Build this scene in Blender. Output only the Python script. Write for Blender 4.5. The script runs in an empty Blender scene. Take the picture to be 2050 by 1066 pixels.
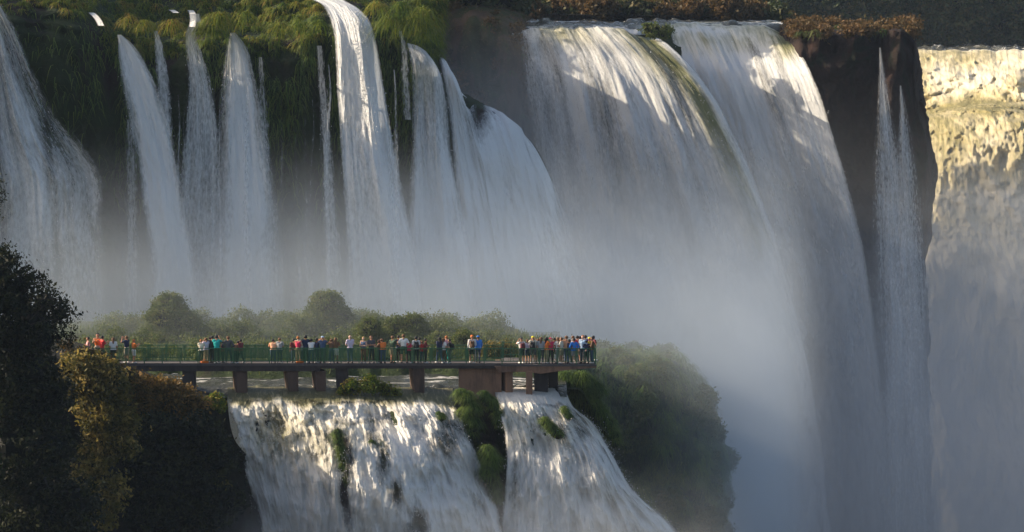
import bpy, math, random
import numpy as np
from mathutils import Vector
random.seed(7); RNG = np.random.default_rng(7)
sc = bpy.context.scene
col = sc.collection
# ------------------------------------------------------------------ camera
CAMZ, FPX, HOR = 28.0, 7500.0, -60.0
PITCH = math.atan((533.0-HOR)/FPX)
cd = bpy.data.cameras.new("camera"); cam = bpy.data.objects.new("camera", cd); col.objects.link(cam)
cd.sensor_width = 36.0; cd.lens = FPX/2050.0*36.0
cd.clip_start = 1.0; cd.clip_end = 6000.0
cam.location = (0, 0, CAMZ); cam.rotation_euler = (math.pi/2-PITCH, 0, 0)
sc.camera = cam
# ------------------------------------------------------------------ world, sun, exposure
SUN_EL, SUN_BACK = math.radians(25), math.radians(17)    # sun to the left and somewhat beyond the falls
w = bpy.data.worlds.new("World"); sc.world = w; w.use_nodes = True
nt = w.node_tree; bg = nt.nodes["Background"]
sky = nt.nodes.new("ShaderNodeTexSky"); sky.sky_type = 'NISHITA'; sky.sun_disc = False
sky.sun_elevation = SUN_EL; sky.sun_rotation = math.radians(-90)+SUN_BACK; sky.air_density = 1.0; sky.dust_density = 4.0; sky.ozone_density = 0.6
nt.links.new(sky.outputs[0], bg.inputs[0]); bg.inputs[1].default_value = 0.13
toS = Vector((-math.cos(SUN_EL)*math.cos(SUN_BACK), math.cos(SUN_EL)*math.sin(SUN_BACK), math.sin(SUN_EL)))
sl = bpy.data.lights.new("sun", 'SUN'); sl.energy = 5.0; sl.angle = math.radians(0.5); sl.color = (1.0, 0.84, 0.62)
so = bpy.data.objects.new("sun", sl); col.objects.link(so); so.rotation_euler = toS.to_track_quat('Z', 'Y').to_euler(); so.location = (-100, 100, 150)
sc.view_settings.view_transform = 'Standard'; sc.view_settings.look = 'None'; sc.view_settings.gamma = 1
sc.view_settings.exposure = 0.5
try: sc.view_settings.use_curve_mapping = False
except Exception: pass
cy = sc.cycles
cy.use_denoising = True
cy.max_bounces = 7; cy.diffuse_bounces = 2; cy.glossy_bounces = 2; cy.transmission_bounces = 3; cy.volume_bounces = 2
cy.transparent_max_bounces = 14
cy.volume_step_rate = 1.0; cy.volume_max_steps = 48
cy.use_adaptive_sampling = True; cy.adaptive_threshold = 0.015

# ------------------------------------------------------------------ helpers
def Pa(px, py, D):
    px = np.asarray(px, float); py = np.asarray(py, float); D = np.asarray(D, float)
    dx = (px-1025)/FPX; dy = (533-py)/FPX
    cp, sp = math.cos(PITCH), math.sin(PITCH)
    ry = cp+dy*sp; rz = -sp+dy*cp
    s = D/ry
    return np.stack(np.broadcast_arrays(dx*s, D+0*s, CAMZ+rz*s), -1)
def P(px, py, D): return Vector(Pa(px, py, D).tolist())
_tab = {}
def vn(x, y, seed=0):
    if seed not in _tab: _tab[seed] = np.random.default_rng(1000+seed).random((256, 256))
    t = _tab[seed]; xi = np.floor(x).astype(int); yi = np.floor(y).astype(int)
    fx = x-xi; fy = y-yi; fx = fx*fx*(3-2*fx); fy = fy*fy*(3-2*fy)
    a = t[xi & 255, yi & 255]; b = t[(xi+1) & 255, yi & 255]; c = t[xi & 255, (yi+1) & 255]; d = t[(xi+1) & 255, (yi+1) & 255]
    return (a*(1-fx)+b*fx)*(1-fy)+(c*(1-fx)+d*fx)*fy
def fbm(x, y, o=4, seed=0, g=0.5):
    s = 0; a = 1; n = 0
    for i in range(o):
        s = s+a*vn(x*2**i+17*i, y*2**i+31*i, seed+i); n += a; a *= g
    return s/n
def sst(a, b, x):
    t = np.clip((x-a)/(b-a), 0, 1); return t*t*(3-2*t)
def cr(pts, n):
    """Catmull-Rom resample of rows of points to n samples by chord length in the first two columns"""
    p = np.array(pts, float)
    if len(p) == 2:
        t = np.linspace(0, 1, n)[:, None]; return p[0]*(1-t)+p[1]*t
    d = np.r_[0, np.cumsum(np.hypot(np.diff(p[:, 0]), np.diff(p[:, 1]))+np.abs(np.diff(p[:, 2]))*3 if p.shape[1] > 2 else 0)]
    return crt(p, d, np.linspace(0, d[-1], n))
def crt(p, d, s):
    k = np.clip(np.searchsorted(d, s, side='right')-1, 0, len(d)-2)
    m = np.gradient(p, d, axis=0)
    h = (d[k+1]-d[k]); t = ((s-d[k])/h)
    sh = (slice(None),)+(None,)*(p.ndim-1); t = t[sh]; h = h[sh]
    h00 = 2*t**3-3*t**2+1; h10 = t**3-2*t**2+t; h01 = -2*t**3+3*t**2; h11 = t**3-t**2
    return h00*p[k]+h10*h*m[k]+h01*p[k+1]+h11*h*m[k+1]
def tag(o, label=None, cat=None, group=None, kind=None):
    if label: o['label'] = label
    if cat: o['category'] = cat
    if group: o['group'] = group
    if kind: o['kind'] = kind
    return o
def mesh_np(name, V, F, mat=None, parent=None, smooth=False, attrs=None, uv=None, quads=True):
    V = np.asarray(V, np.float32).reshape(-1, 3); F = np.asarray(F, np.int32)
    k = F.shape[1]
    me = bpy.data.meshes.new(name)
    me.vertices.add(len(V)); me.vertices.foreach_set("co", V.ravel())
    me.loops.add(F.size); me.loops.foreach_set("vertex_index", F.ravel())
    me.polygons.add(len(F)); me.polygons.foreach_set("loop_start", np.arange(0, F.size, k, dtype=np.int32))
    me.polygons.foreach_set("loop_total", np.full(len(F), k, np.int32))
    if smooth: me.polygons.foreach_set("use_smooth", np.ones(len(F), bool))
    me.update(calc_edges=True)
    for an, av in (attrs or {}).items():
        a = me.attributes.new(an, 'FLOAT', 'POINT'); a.data.foreach_set("value", np.asarray(av, np.float32).ravel())
    if uv is not None:
        l = me.uv_layers.new(name="UVMap"); l.data.foreach_set("uv", np.asarray(uv, np.float32).reshape(-1, 2)[F.ravel()].ravel())
    o = bpy.data.objects.new(name, me); col.objects.link(o)
    if mat: me.materials.append(mat)
    if parent: o.parent = parent
    return o
def empty(name, loc=(0, 0, 0), rz=0):
    o = bpy.data.objects.new(name, None); col.objects.link(o); o.location = loc; o.rotation_euler = (0, 0, rz); o.empty_display_size = 0.3
    return o
class MB:
    def __init__(s): s.V = []; s.F = []
    def add(s, V, F):
        b = len(s.V); s.V += [tuple(v) for v in V]; s.F += [tuple(i+b for i in f) for f in F]
    def box(s, x0, x1, y0, y1, z0, z1, ax=None):
        V = [(x, y, z) for z in (z0, z1) for y in (y0, y1) for x in (x0, x1)]
        s.add(V, [(0, 2, 3, 1), (4, 5, 7, 6), (0, 1, 5, 4), (2, 6, 7, 3), (0, 4, 6, 2), (1, 3, 7, 5)])
    def beam(s, a, b, w, h):
        a = Vector(a); b = Vector(b); d = (b-a).normalized()
        u = Vector((0, 0, 1)) if abs(d.z) < 0.9 else Vector((0, 1, 0))
        r = d.cross(u).normalized()*w/2; t = r.cross(d).normalized()*h/2
        V = [a-r-t, a+r-t, a+r+t, a-r+t, b-r-t, b+r-t, b+r+t, b-r+t]
        s.add(V, [(0, 3, 2, 1), (4, 5, 6, 7), (0, 1, 5, 4), (1, 2, 6, 5), (2, 3, 7, 6), (3, 0, 4, 7)])
    def tube(s, pts, rad, n=7):
        pts = [Vector(p) for p in pts]; b = len(s.V)
        for i, p in enumerate(pts):
            d = (pts[min(i+1, len(pts)-1)]-pts[max(i-1, 0)]).normalized()
            u = Vector((0, 0, 1)) if abs(d.z) < 0.9 else Vector((1, 0, 0))
            r = d.cross(u).normalized(); t = r.cross(d)
            R = rad[i] if hasattr(rad, '__len__') else rad
            for k in range(n):
                a = 2*math.pi*k/n; s.V.append(tuple(p+(r*math.cos(a)+t*math.sin(a))*R))
        for i in range(len(pts)-1):
            for k in range(n):
                k2 = (k+1) % n; s.F.append((b+i*n+k, b+i*n+k2, b+(i+1)*n+k2, b+(i+1)*n+k))
        s.F.append(tuple(b+k for k in reversed(range(n)))); s.F.append(tuple(b+(len(pts)-1)*n+k for k in range(n)))
    def prism(s, poly, y0, y1):
        n = len(poly); V = [(x, y0, z) for x, z in poly]+[(x, y1, z) for x, z in poly]
        s.add(V, [tuple(range(n)), tuple(reversed(range(n, 2*n)))]+[(i, i+n, (i+1) % n+n, (i+1) % n) for i in range(n)])
    def build(s, name, mat, parent=None, smooth=False):
        me = bpy.data.meshes.new(name); me.from_pydata(s.V, [], s.F); me.materials.append(mat)
        if smooth: me.polygons.foreach_set("use_smooth", [True]*len(me.polygons))
        me.update(); o = bpy.data.objects.new(name, me); col.objects.link(o)
        if parent: o.parent = parent
        return o

# ------------------------------------------------------------------ materials
def newmat(name):
    m = bpy.data.materials.new(name); m.use_nodes = True; n = m.node_tree
    for x in list(n.nodes): n.nodes.remove(x)
    out = n.nodes.new("ShaderNodeOutputMaterial"); b = n.nodes.new("ShaderNodeBsdfPrincipled")
    n.links.new(b.outputs[0], out.inputs[0]); return m, n, b, out
def N(n, t, **k):
    x = n.nodes.new(t)
    for a, v in k.items(): setattr(x, a, v)
    return x
def noise(n, vec, scale, detail=4, rough=0.55, dist=0.0):
    x = N(n, "ShaderNodeTexNoise"); x.inputs['Scale'].default_value = scale; x.inputs['Detail'].default_value = detail
    x.inputs['Roughness'].default_value = rough; x.inputs['Distortion'].default_value = dist
    n.links.new(vec, x.inputs['Vector']); return x.outputs[0]
def mapping(n, vec, s):
    x = N(n, "ShaderNodeMapping"); x.inputs['Scale'].default_value = s; n.links.new(vec, x.inputs['Vector']); return x.outputs[0]
def ramp(n, fac, stops):
    x = N(n, "ShaderNodeValToRGB"); e = x.color_ramp.elements
    while len(e) < len(stops): e.new(0.5)
    for i, (p, c) in enumerate(stops): e[i].position = p; e[i].color = (*c, 1) if len(c) == 3 else c
    n.links.new(fac, x.inputs[0]); return x.outputs[0]
def mth(n, op, a, b=None, c=None, clamp=False):
    x = N(n, "ShaderNodeMath", operation=op, use_clamp=clamp)
    for i, v in enumerate((a, b, c)):
        if v is None: continue
        if isinstance(v, (int, float)): x.inputs[i].default_value = v
        else: n.links.new(v, x.inputs[i])
    return x.outputs[0]
def mixc(n, f, a, b):
    x = N(n, "ShaderNodeMix", data_type='RGBA')
    for i, v in ((0, f), (6, a), (7, b)):
        if isinstance(v, (int, float)): x.inputs[i].default_value = v
        elif isinstance(v, tuple): x.inputs[i].default_value = (*v, 1)
        else: n.links.new(v, x.inputs[i])
    return x.outputs[2]
def bump(n, h, dist, b, strength=1.0):
    x = N(n, "ShaderNodeBump"); x.inputs['Distance'].default_value = dist; x.inputs['Strength'].default_value = strength
    n.links.new(h, x.inputs['Height']); n.links.new(x.outputs[0], b.inputs['Normal'])
def water_mat(name, su=1.0, sv=0.12, k=1.6, off=-0.25, gain=1.5, green=(0.16, 0.17, 0.05), white=(0.86, 0.87, 0.88), speck=0.6, transl=0.25, bd=0.35, tint=(0.8, 0.72, 0.42)):
    m, n, b, out = newmat(name)
    uv = N(n, "ShaderNodeUVMap").outputs[0]
    a1 = N(n, "ShaderNodeAttribute", attribute_name="dens").outputs['Fac']
    a2 = N(n, "ShaderNodeAttribute", attribute_name="foam").outputs['Fac']
    n1 = noise(n, mapping(n, uv, (su, sv, 1)), 1.0, 5, 0.6, 0.4)
    n2 = noise(n, mapping(n, uv, (su*4, sv*4, 1)), 1.0, 5, 0.65, 0.5)
    n3 = noise(n, mapping(n, uv, (6.0, 1.7, 1)), 1.0, 4, 0.7)
    n4 = noise(n, mapping(n, uv, (0.30, 0.16, 1)), 1.0, 4, 0.6, 0.8)
    def amp(x, g): return mth(n, 'MULTIPLY', mth(n, 'SUBTRACT', x, 0.5), g*k)
    nm = mth(n, 'ADD', mth(n, 'ADD', amp(n1, 1.3), amp(n2, 1.3)), mth(n, 'ADD', amp(n3, 3.2*speck), amp(n4, 0.9)))
    al = mth(n, 'ADD', mth(n, 'MULTIPLY_ADD', a1, gain, off), nm, clamp=True)
    f = mth(n, 'ADD', mth(n, 'MULTIPLY_ADD', a2, 1.7, -0.4), mth(n, 'MULTIPLY', mth(n, 'SUBTRACT', n2, 0.5), 2.2), clamp=True)
    c0 = mixc(n, f, green, white)
    f2 = mth(n, 'MULTIPLY', mth(n, 'SUBTRACT', 1.0, a2), 1.2, clamp=True)
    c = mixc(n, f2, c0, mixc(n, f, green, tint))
    n.links.new(c, b.inputs['Base Color']); b.inputs['Roughness'].default_value = 0.55
    n.links.new(al, b.inputs['Alpha'])
    h = mth(n, 'ADD', mth(n, 'MULTIPLY', n2, 0.8), mth(n, 'MULTIPLY', n3, 0.5))
    bump(n, h, bd, b)
    if transl > 0:
        t = N(n, "ShaderNodeBsdfTranslucent"); n.links.new(c, t.inputs[0])
        tr = N(n, "ShaderNodeBsdfTransparent"); ms = N(n, "ShaderNodeMixShader"); n.links.new(al, ms.inputs[0])
        n.links.new(tr.outputs[0], ms.inputs[1]); n.links.new(t.outputs[0], ms.inputs[2])
        mx = N(n, "ShaderNodeMixShader"); mx.inputs[0].default_value = transl
        n.links.new(b.outputs[0], mx.inputs[1]); n.links.new(ms.outputs[0], mx.inputs[2]); n.links.new(mx.outputs[0], out.inputs[0])
    return m
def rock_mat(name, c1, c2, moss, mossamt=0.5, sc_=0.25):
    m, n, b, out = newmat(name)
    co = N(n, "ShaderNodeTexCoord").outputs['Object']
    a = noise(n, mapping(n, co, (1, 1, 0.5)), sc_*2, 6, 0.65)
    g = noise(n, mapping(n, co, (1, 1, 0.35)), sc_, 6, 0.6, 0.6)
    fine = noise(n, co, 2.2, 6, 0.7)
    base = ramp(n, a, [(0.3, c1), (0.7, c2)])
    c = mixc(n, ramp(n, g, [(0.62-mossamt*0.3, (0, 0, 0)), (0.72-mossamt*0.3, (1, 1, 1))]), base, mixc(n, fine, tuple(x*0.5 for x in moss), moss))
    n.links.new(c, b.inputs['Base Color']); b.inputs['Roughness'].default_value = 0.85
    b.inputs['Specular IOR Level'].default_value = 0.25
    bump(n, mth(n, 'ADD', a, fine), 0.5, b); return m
def leaf_mat(name, cols, transl=0.35):
    m, n, b, out = newmat(name)
    t = N(n, "ShaderNodeAttribute", attribute_name="tint").outputs['Fac']
    c = ramp(n, t, [(i/(len(cols)-1), q) for i, q in enumerate(cols)])
    n.links.new(c, b.inputs['Base Color']); b.inputs['Roughness'].default_value = 0.6; b.inputs['Specular IOR Level'].default_value = 0.2
    tr = N(n, "ShaderNodeBsdfTranslucent"); n.links.new(c, tr.inputs[0])
    mx = N(n, "ShaderNodeMixShader"); mx.inputs[0].default_value = transl
    n.links.new(b.outputs[0], mx.inputs[1]); n.links.new(tr.outputs[0], mx.inputs[2]); n.links.new(mx.outputs[0], out.inputs[0])
    return m
def plain(name, c, rough=0.7, var=0.25, scale=6.0, bd=0.0, metal=0.0):
    m, n, b, out = newmat(name)
    co = N(n, "ShaderNodeTexCoord").outputs['Object']; f = noise(n, co, scale, 5, 0.65)
    k = mixc(n, f, tuple(x*(1-var) for x in c), tuple(min(1, x*(1+var)) for x in c))
    n.links.new(k, b.inputs['Base Color']); b.inputs['Roughness'].default_value = rough; b.inputs['Metallic'].default_value = metal
    if bd: bump(n, f, bd, b)
    return m
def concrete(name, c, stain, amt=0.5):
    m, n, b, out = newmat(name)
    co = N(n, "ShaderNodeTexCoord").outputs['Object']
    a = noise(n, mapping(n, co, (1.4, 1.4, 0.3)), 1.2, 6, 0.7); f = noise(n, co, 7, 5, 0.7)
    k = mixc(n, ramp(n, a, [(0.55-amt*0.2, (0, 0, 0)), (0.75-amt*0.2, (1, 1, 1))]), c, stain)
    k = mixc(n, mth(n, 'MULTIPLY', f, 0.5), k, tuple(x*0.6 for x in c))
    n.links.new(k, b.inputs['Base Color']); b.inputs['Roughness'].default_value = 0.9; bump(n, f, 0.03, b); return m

M = {}
M['big'] = water_mat('white_water', 0.30, 0.05, k=0.85, off=-0.05, gain=0.95, speck=0.5, transl=0.10, bd=0.5)
M['veil'] = water_mat('veil_water', 0.9, 0.045, k=0.8, off=-0.30, gain=0.95, speck=0.7, transl=0.15, bd=0.3)
M['curtain'] = water_mat('curtain_water', 0.42, 0.05, k=0.7, off=-0.10, gain=1.05, speck=0.55, transl=0.15, bd=0.3)
M['plume'] = water_mat('plume_water', 0.13, 0.035, k=0.9, off=-0.35, gain=0.9, speck=0.12, transl=0.3, bd=0.6)
M['rapid'] = water_mat('tumbling_water', 0.9, 0.14, k=0.7, off=-0.15, gain=1.3, speck=0.5, transl=0.2, bd=0.22, white=(0.90, 0.88, 0.84), tint=(0.88, 0.78, 0.48), green=(0.13, 0.13, 0.06))
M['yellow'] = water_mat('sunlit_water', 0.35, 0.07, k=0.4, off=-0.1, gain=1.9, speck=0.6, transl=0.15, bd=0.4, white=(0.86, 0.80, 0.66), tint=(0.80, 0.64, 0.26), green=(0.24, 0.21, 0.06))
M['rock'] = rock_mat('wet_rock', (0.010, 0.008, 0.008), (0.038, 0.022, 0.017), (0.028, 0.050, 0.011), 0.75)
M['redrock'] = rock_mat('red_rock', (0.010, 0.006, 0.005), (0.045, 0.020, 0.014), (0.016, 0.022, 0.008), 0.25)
M['brownrock'] = rock_mat('brown_rock', (0.08, 0.055, 0.035), (0.16, 0.10, 0.06), (0.08, 0.09, 0.03), 0.5)
M['turf'] = rock_mat('mossy_ground', (0.02, 0.02, 0.01), (0.05, 0.045, 0.02), (0.045, 0.075, 0.018), 1.0)
M['soil'] = rock_mat('dark_soil', (0.006, 0.006, 0.005), (0.02, 0.017, 0.012), (0.010, 0.014, 0.005), 0.6)
M['grass'] = leaf_mat('lit_grass', [(0.025, 0.05, 0.008), (0.09, 0.15, 0.015), (0.22, 0.24, 0.025), (0.32, 0.18, 0.05)])
M['hgrass'] = leaf_mat('cliff_grass', [(0.03, 0.06, 0.012), (0.10, 0.17, 0.03), (0.20, 0.24, 0.05)], 0.3)
M['shrub'] = leaf_mat('shrub_leaves', [(0.05, 0.08, 0.02), (0.11, 0.15, 0.035), (0.19, 0.18, 0.06)])
M['ochre'] = leaf_mat('lit_ochre_leaves', [(0.02, 0.028, 0.008), (0.15, 0.13, 0.03), (0.42, 0.30, 0.09)], 0.4)  # ochre leaves, lighter stops raised to put sunlight on the clumps into the colour
M['rust'] = leaf_mat('rust_leaves', [(0.035, 0.035, 0.012), (0.12, 0.075, 0.025), (0.22, 0.13, 0.055)], 0.3)
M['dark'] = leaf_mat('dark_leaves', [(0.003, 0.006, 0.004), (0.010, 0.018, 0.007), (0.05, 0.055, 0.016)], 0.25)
M['forest'] = leaf_mat('forest_leaves', [(0.018, 0.03, 0.014), (0.06, 0.08, 0.025), (0.17, 0.13, 0.05)], 0.2)
M['bark'] = plain('bark', (0.04, 0.03, 0.022), 0.9, 0.5, 8, 0.02)
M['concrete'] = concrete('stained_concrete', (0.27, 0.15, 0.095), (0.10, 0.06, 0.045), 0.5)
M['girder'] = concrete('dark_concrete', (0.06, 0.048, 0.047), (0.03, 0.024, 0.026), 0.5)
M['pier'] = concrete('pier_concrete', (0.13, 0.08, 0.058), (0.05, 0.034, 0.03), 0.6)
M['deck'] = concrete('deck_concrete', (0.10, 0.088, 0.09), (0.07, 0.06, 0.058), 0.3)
M['green'] = plain('green_paint', (0.035, 0.13, 0.06), 0.45, 0.3, 3)
M['metal_mesh'] = plain('green_mesh', (0.03, 0.12, 0.045), 0.55, 0.3, 3)

# ------------------------------------------------------------------ sheets
def sheet(name, guides, nu, nv, mat, disp=None, dens=None, foam=None, kind='structure', label=None, parent=None, mperpx=None, cat=None, xj=None, yj=None):
    G = np.stack([cr(g, nv) for g in guides])            # guides x nv x 3
    us = np.linspace(0, len(guides)-1, nu)
    A = crt(G, np.arange(len(guides), dtype=float), us) if len(guides) > 2 else G[0][None]*(1-us[:, None, None])+G[1][None]*us[:, None, None]
    A = A.transpose(1, 0, 2)                             # nv x nu x 3
    X, Y, D = A[..., 0].copy(), A[..., 1].copy(), A[..., 2].copy()
    u = np.linspace(0, 1, nu)[None, :]+0*X; v = np.linspace(0, 1, nv)[:, None]+0*X
    W0 = Pa(X, Y, D)
    um = np.cumsum(np.r_[0, np.linalg.norm(np.diff(W0[nv//2], axis=0), axis=1)])[None, :]+0*X
    vm = np.cumsum(np.r_[0, np.linalg.norm(np.diff(W0[:, nu//2], axis=0), axis=1)])[:, None]+0*X
    if disp is not None: D = D-disp(um, vm, u, v, X, Y)
    if xj is not None: X = X+xj(um, vm, u, v)
    if yj is not None: Y = Y+yj(um, vm, u, v)
    W = Pa(X, Y, D)
    I = np.arange(nu*nv).reshape(nv, nu)
    F = np.stack([I[:-1, :-1], I[1:, :-1], I[1:, 1:], I[:-1, 1:]], -1).reshape(-1, 4)
    at = {}
    if dens is not None: at['dens'] = dens(um, vm, u, v, X, Y)+0*X
    if foam is not None: at['foam'] = foam(um, vm, u, v, X, Y)+0*X
    o = mesh_np(name, W, F, mat, parent, True, at, np.stack([um, vm], -1))
    if parent is None: tag(o, label, cat, None, kind)
    return o, W, at
def rows(rs):
    """[(y, xl, xr, D)] -> two guides"""
    return [[(r[1], r[0], r[3]) for r in rs], [(r[2], r[0], r[3]) for r in rs]]

# ------------------------------------------------------------------ foliage generators
def quads_from(C, A, B, name, mat, tint, parent=None):
    """leaf = rhombus, centre C, half axes A, B"""
    n = len(C); V = np.stack([C-A, C+B*0.9, C+A, C-B*0.9], 1)
    return mesh_np(name, V, np.arange(4*n).reshape(n, 4), mat, parent, False, {'tint': np.repeat(tint, 4)})
def leaf_axes(n, size, droop=0.3):
    a = RNG.normal(size=(n, 3)); a[:, 2] -= droop; a /= np.linalg.norm(a, axis=1)[:, None]
    b = RNG.normal(size=(n, 3)); b -= (b*a).sum(1)[:, None]*a; b /= np.linalg.norm(b, axis=1)[:, None]
    s = size*RNG.uniform(0.6, 1.3, n)[:, None]
    return a*s, b*s*0.55
def crown_pts(blobs, n_per_m2, sub=0.3, subn=26, flat=0.75):
    """blobs: (x, y, z, r) in metres; clumpy points over each blob's outer volume"""
    out = []
    for (x, y, z, r) in blobs:
        nc = max(6, int(n_per_m2*r*r*4/subn*6))
        d = RNG.normal(size=(nc, 3)); d /= np.linalg.norm(d, axis=1)[:, None]
        c = np.array([x, y, z])+d*(r*RNG.uniform(0.55, 1.0, nc)**0.6)[:, None]*np.array([1, 1, 0.9])
        sr = sub*RNG.uniform(0.6, 1.4, nc)
        p = c[:, None, :]+RNG.normal(size=(nc, subn, 3))*(sr[:, None, None]*np.array([0.6, 0.6, 0.6*flat]))
        out.append(p.reshape(-1, 3))
    return np.concatenate(out)
def blobs_px(L, D, jit=0.0):
    r = []
    for b in L:
        px, py, rp = b[:3]; d = b[3] if len(b) > 3 else D
        v = P(px, py, d); r.append((v.x, v.y+random.uniform(-jit, jit), v.z, rp*d/FPX))
    return r
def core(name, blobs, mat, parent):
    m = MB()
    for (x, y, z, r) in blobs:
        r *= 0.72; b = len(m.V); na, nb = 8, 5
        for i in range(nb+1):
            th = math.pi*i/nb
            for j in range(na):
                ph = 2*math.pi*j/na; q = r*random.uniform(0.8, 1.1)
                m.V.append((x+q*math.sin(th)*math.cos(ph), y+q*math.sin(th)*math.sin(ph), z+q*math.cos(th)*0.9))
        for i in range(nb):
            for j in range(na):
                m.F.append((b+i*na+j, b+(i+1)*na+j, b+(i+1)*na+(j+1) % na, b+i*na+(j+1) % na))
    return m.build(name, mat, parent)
def crown(name, blobs, dens, size, mat, parent=None, sub=0.3, subn=26, tshift=0.0):
    p = crown_pts(blobs, dens, sub, subn)
    a, b = leaf_axes(len(p), size)
    k = np.repeat(RNG.random(len(p)//subn+1), subn)[:len(p)]
    t = np.clip(0.75*k+0.25*RNG.random(len(p))+tshift, 0, 1)
    return quads_from(p, a, b, name, mat, t, parent)
def blades(name, base, out_dir, length, width, mat, parent=None, rise=0.35, droop=1.0, tint=None, seg=3):
    """drooping grass blades: base (n,3), out_dir (n,3) unit-ish, arching out and down"""
    n = len(base); L = length if hasattr(length, '__len__') else np.full(n, length)
    L = np.asarray(L)[:, None]
    side = np.cross(out_dir, np.array([0, 0, 1.0])); side /= (np.linalg.norm(side, axis=1)[:, None]+1e-6)
    side = side*width/2
    ts = np.linspace(0, 1, seg+1)
    P_ = [base+out_dir*L*(t*0.75)+np.array([0, 0, 1.0])*L*(rise*t-droop*t*t) for t in ts]
    V = []
    for i, p in enumerate(P_):
        wv = side*(1-0.75*ts[i]); V += [p-wv, p+wv]
    V = np.stack(V, 1); k = 2*(seg+1)
    f = np.array([[2*i, 2*i+1, 2*i+3, 2*i+2] for i in range(seg)])
    F = (np.arange(n)[:, None, None]*k+f[None]).reshape(-1, 4)
    if tint is None: tint = RNG.random(n)
    return mesh_np(name, V, F, mat, parent, False, {'tint': np.repeat(tint, k)})
def tussocks(name, T, mat, per=140, width=0.06, parent=None, tsh=0.0):
    """T: list of (x,y,z,r) cushions of hanging grass"""
    B, O, L, TT = [], [], [], []
    for (x, y, z, r) in T:
        n = int(per*max(0.5, r)**1.3); az = RNG.uniform(0, 2*math.pi, n); el = RNG.uniform(-0.1, 1.5, n)
        d = np.stack([np.cos(az)*np.cos(el), np.sin(az)*np.cos(el), np.sin(el)], 1)
        B.append(np.array([x, y, z])+d*r*np.array([0.75, 0.75, 0.8])*RNG.uniform(0.75, 1, n)[:, None])
        h = np.stack([np.cos(az), np.sin(az), 0*az], 1)+RNG.normal(size=(n, 3))*0.25
        O.append(h); L.append(r*RNG.uniform(0.5, 1.15, n)); k = random.random()
        TT.append(np.clip(0.55*k+0.45*RNG.random(n)+tsh, 0, 1))
    return blades(name, np.concatenate(B), np.concatenate(O), np.concatenate(L), width, mat, parent, tint=np.concatenate(TT))
def scatter(W, n, region=None):
    nv, nu = W.shape[:2]
    i = RNG.uniform(0, nv-1.001, n); j = RNG.uniform(0, nu-1.001, n)
    if region is not None:
        k = region(i/(nv-1), j/(nu-1)) > RNG.random(n); i = i[k]; j = j[k]
    a = i.astype(int); b = j.astype(int); fa = (i-a)[:, None]; fb = (j-b)[:, None]
    p = (W[a, b]*(1-fa)+W[a+1, b]*fa)*(1-fb)+(W[a, b+1]*(1-fa)+W[a+1, b+1]*fa)*fb
    return p, i/(nv-1), j/(nu-1)
def spray(W, at, n, name, mat, parent, size=0.05, spread=0.5, weight=None):
    p, vi, ui = scatter(W, n, weight)
    dd = at['dens'][np.clip((vi*(W.shape[0]-1)).astype(int), 0, W.shape[0]-1), np.clip((ui*(W.shape[1]-1)).astype(int), 0, W.shape[1]-1)]
    kk = np.clip(dd, 0.05, 1)**2 > RNG.random(len(p)); p = p[kk]
    m = len(p); p = p+RNG.normal(size=(m, 3))*spread*np.array([1, 1, 0.8])*RNG.random((m, 1)) - np.array([0, 0.35, 0])
    s = size*RNG.uniform(0.4, 1.3, m)[:, None, None]
    T = np.array([[1, 0, -.5], [-1, 0, -.5], [0, 1, -.5], [0, 0, 1.3]])[None]*s
    th = RNG.uniform(0, 6.28, m); c, s_ = np.cos(th)[:, None], np.sin(th)[:, None]
    Tx = T[..., 0]*c-T[..., 1]*s_; Ty = T[..., 0]*s_+T[..., 1]*c
    V = p[:, None, :]+np.stack([Tx, Ty, T[..., 2]], -1)
    f = np.array([[0, 1, 2], [0, 3, 1], [1, 3, 2], [2, 3, 0]])
    F = (np.arange(m)[:, None, None]*4+f[None]).reshape(-1, 3)
    return mesh_np(name, V, F, mat, parent)
M['spray'] = plain('spray_drops', (0.85, 0.84, 0.82), 0.5, 0.05)

# ------------------------------------------------------------------ ground, plateau, waters
def flat(name, x0, x1, y0, y1, z, mat, n=2, label=None):
    xs = np.linspace(x0, x1, n); ys = np.linspace(y0, y1, n)
    X, Y = np.meshgrid(xs, ys); V = np.stack([X, Y, 0*X+z], -1); I = np.arange(n*n).reshape(n, n)
    F = np.stack([I[:-1, :-1], I[:-1, 1:], I[1:, 1:], I[1:, :-1]], -1).reshape(-1, 4)
    return tag(mesh_np(name, V, F, mat), label, None, None, 'structure')
flat('ground', -1500, 1500, -100, 2400, -52, M['soil'], 3)
def river_mat(name, base, sc_=0.6, foamth=0.62):
    m, n, b, out = newmat(name); co = N(n, "ShaderNodeTexCoord").outputs['Object']
    a = noise(n, mapping(n, co, (0.35, 1, 1)), sc_, 6, 0.65, 0.8); f = noise(n, mapping(n, co, (0.6, 1, 1)), sc_*4, 5, 0.7, 0.5)
    k = ramp(n, mth(n, 'ADD', mth(n, 'MULTIPLY', a, 0.75), mth(n, 'MULTIPLY', f, 0.25)), [(foamth-0.04, (0, 0, 0)), (foamth+0.03, (1, 1, 1))])
    n.links.new(mixc(n, k, base, (0.8, 0.78, 0.74)), b.inputs['Base Color'])
    n.links.new(mth(n, 'MULTIPLY_ADD', k, 0.5, 0.12), b.inputs['Roughness']); b.inputs['IOR'].default_value = 1.33
    bump(n, mth(n, 'ADD', a, mth(n, 'MULTIPLY', f, 0.5)), 0.5, b); return m
M['river'] = river_mat('river_water', (0.05, 0.055, 0.045), 0.8, 0.585)
M['river2'] = river_mat('upper_river_water', (0.06, 0.06, 0.045), 0.45, 0.575)
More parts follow.
